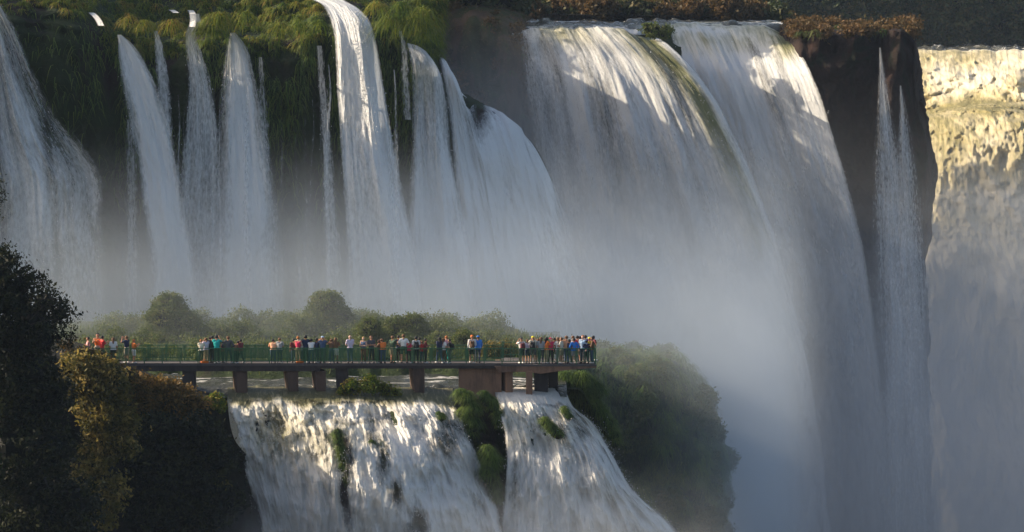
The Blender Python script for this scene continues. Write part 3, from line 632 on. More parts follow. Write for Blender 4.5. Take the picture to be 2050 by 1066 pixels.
tag(blades('grass', p, np.stack([np.cos(az), np.sin(az), 0*az], 1)*0.5, RNG.uniform(0.3, 0.8, n), 0.05, M['shrub'], rise=1.1, droop=0.5, tint=np.clip(kt+RNG.normal(size=n)*0.15, 0, 1)), 'rough green grass on the bank behind the walkway', 'grass', None, 'stuff')

C = []
for k in range(230):
    px = random.uniform(170, 1040); D = random.uniform(260, 279); v = P(px, 700, D); z = float(ledge_z(np.array([v.x]), np.array([v.y]))[0]); r = random.uniform(0.35, 0.95)*(1.15 if D > 270 else 0.6)
    if v.x > -1+0.0 and D > 270: continue
    C.append((v.x, v.y, z+r*0.3, r))
tag(crown('scrub', C, 80, 0.09, M['shrub'], None, 0.3, 18), 'hazy olive scrub covering the bank behind the walkway', 'scrub', None, 'stuff')
HD = []
for (x0, y0), (x1, y1), (x2, y2), D in (((1085, 712), (1090, 820), (1120, 1180), 279), ((1150, 704), (1160, 820), (1200, 1180), 276), ((1215, 704), (1225, 820), (1250, 1180), 275), ((1275, 708), (1290, 830), (1300, 1180), 275), ((1330, 716), (1350, 850), (1350, 1180), 276), ((1366, 730), (1395, 870), (1390, 1180), 278), ((1392, 768), (1432, 895), (1420, 1180), 281), ((1402, 800), (1446, 900), (1446, 1180), 285), ((1398, 815), (1448, 915), (1450, 1180), 291)):
    HD.append([(x0-8, y0-6, D+22), (x0, y0, D+6), ((x0*2+x1)/3, (y0*3+y1)/4, D+1.5), (x1, y1, D), ((x1+x2)/2, (y1*0.6+y2*0.4), D-1), (x2, y2, D-2)])
def hdisp(um, vm, u, v, X, Y):
    a = fbm(um*0.32, vm*0.28, 4, 250)-0.45; b = 1-np.abs(fbm(um*0.6, vm*0.35, 3, 255)-0.5)*2
    led = sst(880, 905, Y)*sst(1010, 930, Y)*-0.0
    return (a*5.5+b*1.5+(fbm(um*1.2, vm*0.9, 3, 256)-0.5)*1.6)*sst(0.0, 0.25, v)
hd_o, HW, _ = sheet('headland', HD, 150, 190, M['turf'], hdisp, xj=lambda um, vm, u, v: ((fbm(vm*0.35, um*0.1, 4, 258)-0.5)*60-14*np.exp(-((vm-11)/1.5)**2))*sst(0.55, 1, u))
p, vi, ui = scatter(HW, 70000, lambda v, u: (fbm(u*30, v*22, 3, 259) > 0.42)*1.0)
n = len(p); az = RNG.uniform(-math.pi, 0, n)
kt = fbm(ui*14, vi*12, 3, 260)
kt = np.clip((kt-0.38)*3.2+RNG.normal(size=n)*0.22-0.25*sst(0.75, 1.0, ui), 0, 1)
tag(blades('grass', p+np.array([0, -0.1, 0.1]), np.stack([np.cos(az), np.sin(az), 0*az], 1), RNG.uniform(0.3, 0.95, n), 0.07, M['hgrass'], rise=0.5, droop=1.1, tint=kt), 'long drooping grass covering the misty green headland', 'grass', None, 'stuff')
p, vi, ui = scatter(HW, 240, lambda v, u: (fbm(u*8, v*9, 3, 262) > 0.48)*1.0)
tag(crown('shrubs', [(q[0], q[1], q[2]+0.1, random.uniform(0.4, 1.0)) for q in p], 110, 0.10, M['shrub'], None, 0.22, 18), 'leafy shrubs growing over the misty headland', 'shrubs', None, 'stuff')
p, vi, ui = scatter(HW, 500, lambda v, u: (v < 0.8)*1.0)
tag(tussocks('fern_cushions', [(q[0], q[1], q[2], random.uniform(0.35, 0.9)) for q in p], M['hgrass'], 60, 0.09), 'rounded cushions of fern on the misty headland', 'ground cover', None, 'stuff')

# ------------------------------------------------------------------ grass on the left cliff top
T = []
def lipy(x): return float(np.interp(x, [-60, 60, 150, 200, 235, 300, 420, 520, 600, 655, 700, 780, 850, 880], [25, 20, 30, 40, 80, 92, 82, 92, 80, 50, 30, 62, 80, 110]))
p, vi, ui = scatter(LCW, 9000, lambda v, u: (v < 0.4)*1.0)
for q in p:
    if q[2] < 20.5: continue
    px = 1025+q[0]*FPX/q[1]; py = HOR+(CAMZ-q[2])*FPX/q[1]
    if 640 < px < 742 and py < 95 and abs(px-(618+0.95*max(py, 0)**1.0*0.9+35)) < 52: continue
    if px < 195 and py > 22+12*math.sin(px*0.05): continue
    if py > lipy(px)+26: continue
    T.append((q[0], q[1], q[2]-0.1, random.uniform(0.28, 0.85)))
for x, y, r in ((430, 60, 1.5), (425, 75, 1.2), (438, 50, 1.4), (405, 62, 0.9), (560, 70, 1.3), (600, 65, 1.2), (490, 45, 1.2), (345, 60, 1.2), (290, 60, 1.1), (260, 50, 1.0), (640, 60, 1.0), (780, 60, 1.5), (830, 65, 1.6), (860, 80, 1.3), (755, 25, 1.2), (800, 35, 1.6), (845, 45, 1.6)):
    v = P(x, y, 304.5); T.append((v.x, v.y, v.z, r))
tag(tussocks('grass', T, M['grass'], 100, 0.075), 'sunlit golden green grass cushions along the left cliff top', 'grass', None, 'stuff')
# hanging grass on the shaded face
p, vi, ui = scatter(LCW, 110000, lambda v, u: sst(0.75, 0.2, v)*(fbm(u*26, v*7, 4, 270) > 0.47)*(v > 0.1)*np.clip((u-0.30)*6, 0.12, 1))
n = len(p); az = RNG.uniform(-math.pi, 0, n)
tag(blades('grass', p, np.stack([np.cos(az), np.sin(az), 0*az], 1), RNG.uniform(0.5, 1.5, n), 0.09, M['hgrass'], rise=0.3, droop=1.3, tint=RNG.random(n)*0.95), 'dark grass hanging down the shaded left cliff', 'grass', None, 'stuff')
# rusty grass of the cove cliff and of the headwall, spread over their tops
p, vi, ui = scatter(CVW, 14000, lambda v, u: sst(0.30, 0.12, v))
n = len(p); az = RNG.uniform(0, 6.28, n)
tag(blades('grass', p, np.stack([np.cos(az), np.sin(az), 0*az], 1), RNG.uniform(0.4, 1.3, n), 0.12, M['rust'], rise=0.6, droop=0.9, tint=np.clip(RNG.normal(size=n)*0.25+0.6, 0, 1)), 'rusty brown grass on the misty cliff beside the great falls', 'grass', None, 'stuff')
T = []
for k in range(150):
    x = random.uniform(1575, 1832); q = random.random(); v = P(x, 66-18*q, 396+14*q); T.append((v.x, v.y, v.z-0.2, random.uniform(0.4, 1.3)))
p, vi, ui = scatter(CVW, 260, lambda v, u: (v < 0.25)*1.0)
T += [(q[0], q[1]-0.2, q[2]-0.2, random.uniform(0.6, 1.4)) for q in p]
tag(crown('scrub', [(a, b, c+0.25*r, r*0.75) for a, b, c, r in T[::2]], 22, 0.2, M['rust'], None, 0.4, 16, 0.1), 'brown leafy scrub on the cliff tops beside the great falls', 'scrub', None, 'stuff')
tag(tussocks('scrub', [(a, b, c-0.1, r*0.7) for a, b, c, r in T[1::2]], M['shrub'], 60, 0.11, tsh=-0.1), 'olive grass tufts among the scrub on top of the dark headwall', 'scrub', None, 'stuff')

# ------------------------------------------------------------------ forest behind
C = []
CB = []
for k in range(620):
    right = k < 240
    if right: px = random.uniform(1835, 2130); D = 672+70*random.random()**1.5
    elif k < 340: px = random.uniform(1040, 1850); D = random.uniform(449, 462)
    else: px = random.uniform(840, 1850); D = random.uniform(475, 545)
    v = P(px, 0, D)
    if not right and v.x > (34 if D < 470 else 24): continue
    zb = float(plateau_z(v.x, v.y)); big = right or k >= 340
    r = random.uniform(2.0, 4.2) if big else random.uniform(0.8, 1.6); h = random.uniform(0.9, 2.3)*r if big else r*0.4
    if 240 <= k < 340 and k % 2: CB.append((v.x, v.y-1, zb+h*1.4, r*1.2)); continue
    C.append((v.x, v.y, zb+h, r))
    if big: C.append((v.x+random.uniform(-2, 2), v.y-1, zb+h*0.45, r*0.9)); C.append((v.x, v.y-1.5, zb+0.8, r*0.6))
for k in range(230):
    px = random.uniform(1450, 1860); D = 672+60*random.random()**1.5; v = P(px, 0, D); zb = float(plateau_z(v.x, v.y)); r = random.uniform(2.2, 4.2); h = random.uniform(1.2, 2.6)*r
    C += [(v.x, v.y, zb+h, r), (v.x, v.y-1, zb+h*0.5, r)]
for k in range(60):  # trees behind the cove, made tall to shade the great falls
    x_ = random.uniform(-24, 1); y_ = random.uniform(414, 445); C += [(x_, y_, 24+random.uniform(6, 11), random.uniform(2.5, 4.5)), (x_, y_-1, 28, 3.5), (x_, y_-1, 25.5, 3)]
for k in range(50):  # trees out of view at the left, added to shade the cliff top
    x_ = random.uniform(-90, -43); y_ = random.uniform(308, 345); C += [(x_, y_, 24+random.uniform(5, 9), random.uniform(3, 4.5)), (x_, y_-1, 27, 3)]
for k in range(170):  # unseen trees on the left plateau, added to keep sun out of the gorge
    x_ = random.uniform(-150, -24); y_ = random.uniform(372, 445); r = random.uniform(3, 5); zb = 24.3
    C += [(x_, y_, zb+random.uniform(6, 9), r), (x_+1, y_-1, zb+3.5, r)]
fo = crown('forest', C, 8, 0.42, M['forest'], None, 0.75, 16)
tag(fo, 'dark mixed forest on the far bank above the falls with added unseen shade trees', 'forest', None, 'stuff')
tag(crown('scrub', CB, 14, 0.3, M['rust'], None, 0.5, 16), 'brown scrub along the far bank above the great falls', 'scrub', None, 'stuff')
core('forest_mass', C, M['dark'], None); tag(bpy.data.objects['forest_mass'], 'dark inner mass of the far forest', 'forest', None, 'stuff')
bl = blobs_px([(1308, 62, 16), (1326, 66, 15), (1296, 56, 11), (1336, 62, 10)], 400)
rt = empty('bush', P(1312, 72, 400)); tag(rt, 'small dark green bush on the lip of the great falls', 'bush')
c_ = crown('foliage', bl, 40, 0.16, M['shrub'], None, 0.35, 20); c2 = core('dark_filler', bl, M['dark'], None)  # near-black filler blobs added inside the leaves to stop see-through
def reparent(o, r): o.parent = r; o.matrix_parent_inverse = r.matrix_world.inverted() if False else __import__('mathutils').Matrix.Translation(-Vector(r.location))
for q in (c_, c2): reparent(q, rt)

# ------------------------------------------------------------------ shrubs behind the walkway
SH = [
 ('tall dome shaped bush at the left behind the walkway', 272, 'shrub', [(338, 618, 36), (330, 640, 38), (365, 650, 38), (345, 672, 48), (395, 668, 26), (312, 668, 28)]),
 ('tall dome shaped bush in the middle behind the walkway', 274, 'shrub', [(655, 612, 36), (640, 640, 36), (675, 642, 34), (655, 668, 50), (618, 660, 30), (695, 668, 28)]),
 ('low misty bush right of the left dome bush', 284, 'shrub', [(440, 662, 26), (465, 668, 28), (452, 655, 20)]),
 ('wide pale bush midway between the two dome bushes', 286, 'shrub', [(515, 660, 28), (545, 666, 30), (500, 670, 22), (572, 672, 20)]),
 ('round green bush right of the middle dome bush', 268, 'shrub', [(740, 656, 24), (735, 675, 28)]),
 ('pair crowned bush above the railing near the man in white', 270, 'shrub', [(790, 658, 28), (822, 655, 30), (805, 672, 34), (840, 672, 22)]),
 ('low hazy bush line at the far left behind the railing', 282, 'shrub', [(190, 672, 22), (222, 668, 22), (255, 672, 24), (285, 674, 22)]),
 ('small dark bush behind the couple beside the railing', 268, 'shrub', [(880, 684, 24), (862, 690, 18)]),
 ('rounded bush behind the man in the orange cap', 266, 'shrub', [(928, 682, 24), (920, 700, 26), (945, 700, 22)]),
 ('low flowering bush with yellow and red blooms behind the railing', 262, 'ochre', [(980, 705, 20), (1010, 702, 17), (1000, 718, 20)]),
 ('bright low bush growing in the river before the short pier', 248.6, 'grass', [(705, 775, 17), (740, 772, 20), (770, 782, 15), (790, 788, 10), (688, 784, 10)]),
 ('small grassy bush beneath the walkway left of the tapered pier', 258, 'shrub', [(600, 768, 12), (612, 762, 12)]),
]
for lab, D, mt, bb in SH:
    bl = blobs_px([(a, b, c) for a, b, c in bb], D, 0.5)
    r0 = empty('bush', P(bb[0][0], max(b+c for a, b, c in bb), D)); tag(r0, lab, 'bush', 'bushes behind the walkway')
    for q in (crown('foliage', bl, 150, 0.085, M[mt], None, 0.24, 20), core('dark_filler', bl, M['dark'], None)): reparent(q, r0)  # each crown gets an added dark filler so nothing shows through

# ------------------------------------------------------------------ mossy outcrops in the near falls
def outcrop(label, L, D, mat='hgrass', w=0.035, per=420):
    L2 = [L[0]]
    for a, b in zip(L[:-1], L[1:]):
        k = max(1, int(math.hypot(a[0]-b[0], a[1]-b[1])/(0.55*min(a[2], b[2]))))
        L2 += [tuple(a[i]+(b[i]-a[i])*j/k+(random.uniform(-2, 2) if j < k and i < 2 else 0) for i in range(3)) for j in range(1, k+1)]
    bl = blobs_px(L2, D); r0 = empty('mossy_outcrop', P(L[-1][0], L[-1][1], D)); tag(r0, label, 'rock outcrop', 'mossy outcrops in the near falls')
    q = core('rock', bl, M['rock'], None); reparent(q, r0)
    m = q.modifiers.new('sub', 'SUBSURF'); m.levels = 2; m.render_levels = 2
    t = bpy.data.textures.get('rt') or bpy.data.textures.new('rt', 'CLOUDS'); t.noise_scale = 0.5
    dm = q.modifiers.new('disp', 'DISPLACE'); dm.texture = t; dm.strength = 0.35
    g = tussocks('grass', [(x, y-0.05, z+0.05, r*0.9) for x, y, z, r in bl], M[mat], per, w); reparent(g, r0)
outcrop('tall grassy outcrop splitting the near falls below the concrete wall', [(922, 792, 20), (935, 800, 24), (945, 822, 25), (930, 830, 22), (948, 852, 24), (940, 872, 20)], 246.6)
outcrop('narrow grassy outcrop leaning right beside the tall one', [(968, 795, 18), (985, 808, 18), (997, 832, 17), (1003, 856, 13)], 246.8)
outcrop('rounded mossy outcrop lower down between the two near falls', [(975, 905, 20), (985, 925, 26), (975, 950, 24), (990, 975, 20), (1000, 1010, 11)], 243.4)
outcrop('small tuft covered rock at the top of the right near fall', [(1090, 845, 14), (1105, 860, 17), (1118, 872, 14)], 244.6)
outcrop('grassy knob near the right rim of the near falls', [(1130, 822, 12), (1138, 836, 11)], 247.2)
outcrop('long narrow mossy rib in the middle of the left near fall', [(676, 868, 13), (688, 940, 11), (694, 970, 15), (698, 1005, 16), (694, 1040, 16)], 240.0, per=260)
outcrop('small mossy rock below the lip in the left near fall', [(672, 872, 11)], 242.2)
outcrop('wet mossy rib right of the long one', [(745, 888, 9), (760, 925, 9), (785, 965, 10)], 241.2, per=200)
outcrop('small green knob near the right end of the left fall', [(885, 838, 11), (878, 830, 7)], 245.2)
outcrop('big bushy shoulder under the viewing platform', [(1130, 765, 30), (1165, 768, 33), (1195, 785, 26), (1150, 795, 32), (1190, 820, 30), (1215, 850, 24), (1230, 885, 18)], 256, w=0.045)

# ------------------------------------------------------------------ foreground slope at the left
FS = []
for x0, y0, x1, D in ((-260, 700, -260, 222), (-60, 700, -60, 226), (60, 700, 60, 230), (160, 705, 165, 233), (240, 742, 250, 237), (330, 775, 345, 240), (400, 792, 425, 243.5), (440, 800, 475, 246), (456, 812, 500, 250)):
    FS.append([(x0, y0-18, D+18), (x0, y0, D+3), ((2*x0+x1)/3, y0+70, D), (x1, 920, D-1), (x1+25, 1180, D-2)])
fs_o, FW, _ = sheet('hillside', FS, 130, 110, M['soil'], rockdisp(1.6, 0.4))
def bushy(label, D, mt, L, dens, size, sub=0.3, mats=None, name='bush', trunk=None, cat='bush', tshift=0.0, jit=0.25):
    L = list(L)
    for a, b in zip(L[:-1], L[1:]):
        if math.hypot(a[0]-b[0], a[1]-b[1]) > 0.5*(a[2]+b[2])*0.72: L.append(((a[0]+b[0])/2, (a[1]+b[1])/2, (a[2]+b[2])*0.48))
    bl = blobs_px(L, D, jit); r0 = empty(name, P(L[0][0], L[-1][1]+L[-1][2], D)); tag(r0, label, cat)
    for q in (crown('foliage', bl, dens, size, M[mt], None, sub, 24, tshift), core('inner_dark_filler', [(a, b+0.3, c, r*0.85) for a, b, c, r in bl], M['dark'], None)): reparent(q, r0)  # added dark blobs fill the crown and stand in for its dark inside
    return r0
bushy('tall ochre leaved bush on the slope below the walkway end', 224, 'ochre', [(150, 730, 30), (195, 742, 30), (165, 765, 38), (215, 765, 42), (205, 820, 52), (225, 870, 46), (190, 920, 36), (245, 840, 30), (160, 960, 22), (232, 985, 20), (205, 1040, 22), (262, 900, 18)], 42, 0.15, 0.40)
M['lit_rust'] = leaf_mat('lit_rust_leaves', [(0.03, 0.035, 0.01), (0.17, 0.11, 0.03), (0.40, 0.22, 0.06)], 0.4)  # brighter copy of the rust leaves, with sunlight put into the colour
bushy('rust coloured bush on the slope crest beneath the walkway', 238, 'lit_rust', [(255, 772, 30), (300, 782, 30), (345, 790, 30), (380, 798, 24), (300, 812, 34), (350, 815, 30), (400, 812, 16)], 50, 0.13, 0.36)
bushy('twiggy dark brown bush overlapping the left end of the railing', 228, 'rust', [(158, 714, 18), (195, 724, 20), (225, 740, 20), (190, 748, 28), (252, 752, 18), (140, 692, 14)], 36, 0.13, 0.36, tshift=-0.35)
bushy('green tufted bush at the river edge beside the near falls', 245, 'grass', [(432, 802, 14), (440, 815, 12), (420, 806, 12)], 200, 0.09, 0.18)
bushy('dark bush hanging low on the shaded slope', 236, 'dark', [(320, 870, 50), (290, 930, 60), (340, 960, 60), (300, 1030, 70), (400, 860, 36), (430, 920, 40), (380, 1040, 50), (450, 1010, 36)], 26, 0.17, 0.5)
bushy('olive bush low on the slope beside the water', 240, 'ochre', [(420, 970, 24), (440, 985, 18), (405, 985, 16), (425, 1045, 20)], 36, 0.13, 0.35, tshift=-0.25)
# dark tree with limbs
tr = empty('tree', P(-10, 1180, 206)); tag(tr, 'dark leafy tree filling the lower left corner', 'tree')
TB = [(0, 545, 40), (45, 570, 34), (20, 600, 50), (80, 610, 34), (112, 635, 26), (60, 650, 50), (20, 690, 60), (95, 680, 34), (60, 740, 60), (-20, 780, 80), (60, 820, 70), (110, 790, 40), (20, 900, 90), (100, 900, 60), (60, 1000, 90), (140, 1010, 60), (0, 1060, 100), (170, 1065, 50), (-40, 620, 80), (0, 505, 16), (15, 520, 18)]
bl = blobs_px(TB, 206, 1.5)
q = crown('foliage', bl, 24, 0.15, M['dark'], None, 0.5, 24); reparent(q, tr)
q = core('inner_dark_filler', [(a, b+0.5, c, r*0.85) for a, b, c, r in bl], M['dark'], None); reparent(q, tr)  # solid dark filler added behind the tree's leaves
def limbs(pts_list, D, leafn, lsz, mat, r0, rad=0.035, leafsp=0.18):
    m = MB(); cs = []
    for pts in pts_list:
        w3 = [P(a, b, D+random.uniform(-0.3, 0.3)) for a, b in pts]
        c3 = cr([tuple(v) for v in w3], 10); m.tube(c3.tolist(), np.linspace(rad, rad*0.25, 10).tolist(), 5)
        k = np.repeat(c3[3:], leafn, 0); cs.append(k+RNG.normal(size=k.shape)*leafsp)
    reparent(m.build('limb', M['bark'], None), r0)
    c = np.concatenate(cs); a, b = leaf_axes(len(c), lsz, 0.6); reparent(quads_from(c, a, b, 'twig_leaves', M[mat], RNG.random(len(c))), r0)
limbs([[(60, 640), (100, 610), (130, 622), (160, 632)], [(60, 650), (110, 640), (150, 655)], [(40, 600), (70, 570), (100, 578), (112, 590)], [(20, 590), (40, 545), (58, 532)], [(0, 560), (10, 510), (14, 492)], [(80, 660), (125, 668), (150, 680)], [(50, 560), (80, 555), (95, 566)], [(70, 600), (118, 600), (132, 612)], [(10, 540), (30, 520), (42, 515)]], 205, 26, 0.085, 'dark', tr)
tb = empty('tree', P(-60, 1100, 190)); tag(tb, 'dark tree mostly outside the frame with twigs reaching in at the left edge', 'tree')
limbs([[(-60, 420), (-25, 400), (0, 372), (4, 360)], [(-60, 440), (-20, 420), (6, 402)], [(-60, 430), (-30, 430), (0, 428)], [(-60, 410), (-20, 392), (10, 388)]], 190, 20, 0.07, 'dark', tb, leafsp=0.13)
m = MB(); m.tube([P(-60, 1300, 192), P(-62, 900, 191), P(-60, 420, 190)], [0.35, 0.28, 0.12], 8); reparent(m.build('trunk', M['bark'], None), tb)
m = MB(); m.tube([P(-10, 1250, 207), P(5, 900, 207), P(20, 650, 206)], [0.35, 0.25, 0.1], 8); reparent(m.build('trunk', M['bark'], None), tr)

# ------------------------------------------------------------------ walkway
DF = 250.0; ZD = P(600, 729.5, DF).z                    # deck surface at its front edge
def wx(px): return P(px, 729, DF).x
WB_ = wx(40)
wk = empty('walkway', (0, 0, 0)); tag(wk, 'concrete tourist walkway with green railings on piers above the river', 'walkway')
zb1 = P(600, 744, DF).z; zb2 = P(800, 738.5, DF).z
m = MB(); m.box(wx(20), wx(1003), DF, DF+2.3, ZD-0.12, ZD); m.box(wx(1003), wx(1194), DF-0.3, DF+4.2, ZD-0.12, ZD+0.003); m.build('deck', M['deck'], wk)
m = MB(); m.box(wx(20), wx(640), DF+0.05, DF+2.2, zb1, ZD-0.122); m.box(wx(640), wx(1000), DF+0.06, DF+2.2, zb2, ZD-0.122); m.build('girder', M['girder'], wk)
zw = -1.5
def pier(x0t, x1t, x0b, x1b, ytop, ybot, name='pier', mat='girder', D0=DF+0.2, D1=DF+1.9, lab=None, skew=0.0):
    m = MB(); zt = P(x0t, ytop, DF).z; z1 = zw if ybot is None else P(x0b, ybot, DF).z
    m.prism([(wx(x0t), zt), (wx(x0t)+(wx(x0b)-wx(x0t))*0.35, zt*0.55+z1*0.45), (wx(x0b), z1), (wx(x1b), z1), (wx(x1t), zt)][::-1], D0, D1)
    if skew:
        k = len(m.V)//2; m.V = m.V[:k]+[(x_-skew, y_, z_) for x_, y_, z_ in m.V[k:]]
    o = m.build(name, M[mat], wk)
    b = o.modifiers.new('b', 'BEVEL'); b.width = 0.03
    return o
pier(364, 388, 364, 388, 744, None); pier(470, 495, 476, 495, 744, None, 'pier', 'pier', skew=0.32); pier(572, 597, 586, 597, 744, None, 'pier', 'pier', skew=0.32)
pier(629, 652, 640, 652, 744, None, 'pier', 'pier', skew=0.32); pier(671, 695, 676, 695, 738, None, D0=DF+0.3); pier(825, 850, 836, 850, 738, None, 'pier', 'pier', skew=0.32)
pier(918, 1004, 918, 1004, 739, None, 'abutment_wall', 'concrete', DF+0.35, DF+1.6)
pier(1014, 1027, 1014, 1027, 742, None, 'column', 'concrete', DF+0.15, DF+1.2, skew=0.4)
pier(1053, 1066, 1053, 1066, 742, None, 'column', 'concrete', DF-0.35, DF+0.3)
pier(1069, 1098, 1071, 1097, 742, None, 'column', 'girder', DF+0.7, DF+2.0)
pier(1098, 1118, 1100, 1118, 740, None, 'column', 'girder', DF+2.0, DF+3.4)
m = MB(); zt = ZD-0.122
m.prism([(wx(990), zt), (wx(1000), P(0+1000, 745, DF).z), (wx(1050), P(1050, 744, DF).z), (wx(1082), P(1082, 748, DF).z), (wx(1130), P(1130, 741, DF).z), (wx(1194), P(1194, 735.5, DF).z), (wx(1194), zt)], DF-0.25, DF+4.1)
m.build('platform_beam', M['concrete'], wk)
# railings: three kinds of section, copied along both sides
SL = 1.2
def make_section(kind):
    r = empty('railing'); r.parent = wk
    m = MB(); t = 0.022
    m.box(0, SL, -t, t, 1.04, 1.09); m.box(0, SL, -t, t, 0.20, 0.24); m.box(0.03, 0.07, -t, t, 0.24, 1.04); m.box(SL-0.14, SL-0.10, -t, t, 0.24, 1.04)
    m.build('frame', M['green'], r)
    m = MB(); m.box(-0.065, -0.005, -0.03, 0.03, 0, 1.11); m.build('post', M['green'], r)
    m = MB(); m.box(SL*0.5-0.1, SL*0.5-0.075, -t, t, 0.24, 1.04); m.box(SL*0.5+0.075, SL*0.5+0.1, -t, t, 0.24, 1.04); m.build('baluster', M['green'], r)
    m = MB()
    if kind == 0:
        for i in range(12): m.box(0.03, SL-0.03, -0.003, 0.003, 0.27+i*0.063, 0.2755+i*0.063)
        for i in range(4): m.box(0.08+i*0.3, 0.09+i*0.3, -0.006, -0.004, 0.24, 1.04)
    elif kind == 1:
        for i in range(26): m.box(0.03, SL-0.03, -0.004, 0.004, 0.25+i*0.0305, 0.264+i*0.0305)
        for i in range(7): m.box(0.05+i*0.17, 0.065+i*0.17, -0.007, -0.004, 0.24, 1.04)
    else:
        for i in range(10): m.box(0.10+i*0.11, 0.118+i*0.11, -0.009, 0.009, 0.24, 1.04)
        pass
    m.build('mesh_infill', M['metal_mesh'], r)
    return r
protos = {}
def place_section(kind, loc, rz=0, sx=1.0):
    if kind not in protos: r = protos[kind] = make_section(kind)
    else:
        s = protos[kind]; r = s.copy(); col.objects.link(r); r.parent = wk
        for c in list(s.children): d = c.copy(); col.objects.link(d); d.parent = r
    r.location = loc; r.rotation_euler = (0, 0, rz); r.scale = (sx, 1, 1)
x = wx(75); pxs = []
while x < wx(1003)-0.5:
    px = 1025+(x)*30
    k = 0 if px < 395 else (1 if px < 700 else 2)
    place_section(k, (x, DF+0.06, ZD)); place_section(k if k != 2 else 2, (x+0.1, DF+2.2, ZD)); x += SL
xe = wx(1192); n_ = round((xe-x)/SL); sx = (xe-x)/SL/n_
for i in range(n_):
    place_section(0 if i < 3 else 2, (x+i*SL*sx, DF-0.2, ZD+0.003), 0, sx); place_section(0, (x+i*SL*sx, DF+4.1, ZD+0.003), 0, sx)
for i in range(3): place_section(2, (xe, DF-0.2+i*1.42, ZD+0.003), math.pi/2, 1.18)
m = MB(); m.box(wx(20), wx(1194), DF+0.005, DF+0.045, ZD, ZD+0.06); m.build('kerb', M['deck'], wk)

# ------------------------------------------------------------------ people
def capsule(mb, a, b, ra, rb, n=12):
    a = Vector(a); b = Vector(b); d = b-a; L = d.length; d = d/L if L > 1e-6 else Vector((0, 0, 1))
    u = Vector((0, 0, 1)) if abs(d.z) < 0.9 else Vector((1, 0, 0)); r = d.cross(u).normalized(); t = r.cross(d)
    rings = []
    for i in range(5): th = math.pi/2*i/4; rings.append((a-d*ra*math.cos(th), ra*math.sin(th)))
    for i in range(5): th = math.pi/2*i/4; rings.append((b+d*rb*math.sin(th), rb*math.cos(th)))
    s = len(mb.V)
    for c, R in rings:
        R = max(R, 0.0008)
        for k in range(n): q = 2*math.pi*k/n; mb.V.append(tuple(c+(r*math.cos(q)+t*math.sin(q))*R))
    for i in range(len(rings)-1):
        for k in range(n): k2 = (k+1) % n; mb.F.append((s+i*n+k, s+i*n+k2, s+(i+1)*n+k2, s+(i+1)*n+k))
    mb.F.append(tuple(s+k for k in reversed(range(n)))); mb.F.append(tuple(s+(len(rings)-1)*n+k for k in range(n)))
POSES = {}
def V3(*a): return Vector(a)
def skeleton(pose):
    """joints of a 1.76 m person facing +Y"""
    J = dict(pel=V3(0, 0, .95), wa=V3(0, 0, 1.10), ch=V3(0, .01, 1.30), nk=V3(0, 0, 1.50), hd=V3(0, .02, 1.655))
    for s, n in ((-1, 'l'), (1, 'r')):
        J['hip'+n] = V3(s*.095, 0, .92); J['kn'+n] = V3(s*.11, .03, .50); J['an'+n] = V3(s*.12, -.02, .085); J['to'+n] = V3(s*.14, .15, .045)
        J['sh'+n] = V3(s*.185, 0, 1.44); J['el'+n] = V3(s*.25, -.03, 1.15); J['wr'+n] = V3(s*.24, .08, .90)
    if pose == 'photo':
        for s, n in ((-1, 'l'), (1, 'r')): J['el'+n] = V3(s*.29, .22, 1.36); J['wr'+n] = V3(s*.09, .30, 1.60)
    elif pose == 'lean':
        J['wa'] = V3(0, .03, 1.08); J['ch'] = V3(0, .13, 1.25); J['nk'] = V3(0, .24, 1.40); J['hd'] = V3(0, .32, 1.53)
        for s, n in ((-1, 'l'), (1, 'r')): J['sh'+n] = V3(s*.19, .2, 1.34); J['el'+n] = V3(s*.27, .34, 1.12); J['wr'+n] = V3(s*.10, .52, 1.13)
    elif pose == 'crossed':
        for s, n in ((-1, 'l'), (1, 'r')): J['el'+n] = V3(s*.25, .08, 1.17)
        J['wrl'] = V3(.07, .20, 1.22); J['wrr'] = V3(-.07, .17, 1.19)
    elif pose == 'point':
        J['ell'] = V3(-.24, .2, 1.26); J['wrl'] = V3(-.12, .40, 1.36); J['elr'] = V3(.24, .16, 1.22); J['wrr'] = V3(.10, .38, 1.34)
    elif pose == 'walk':
        J['knl'] = V3(-.10, .14, .52); J['anl'] = V3(-.10, .20, .09); J['tol'] = V3(-.12, .37, .05)
        J['knr'] = V3(.11, -.04, .50); J['anr'] = V3(.12, -.26, .11); J['tor'] = V3(.13, -.10, .045)
        J['ell'] = V3(-.24, -.12, 1.17); J['wrl'] = V3(-.22, -.10, .92); J['elr'] = V3(.24, .06, 1.17); J['wrr'] = V3(.20, .24, 1.0)
    elif pose == 'hips':
        J['ell'] = V3(-.36, -.06, 1.18); J['wrl'] = V3(-.18, .05, 1.02); J['elr'] = V3(.36, -.06, 1.18); J['wrr'] = V3(.18, .05, 1.02)
        J['knr'] = V3(.16, .04, .50); J['anr'] = V3(.2, -.02, .085); J['tor'] = V3(.24, .14, .045)
    elif pose == 'wave':
        J['ell'] = V3(-.27, .12, 1.50); J['wrl'] = V3(-.16, .16, 1.72)
    return J
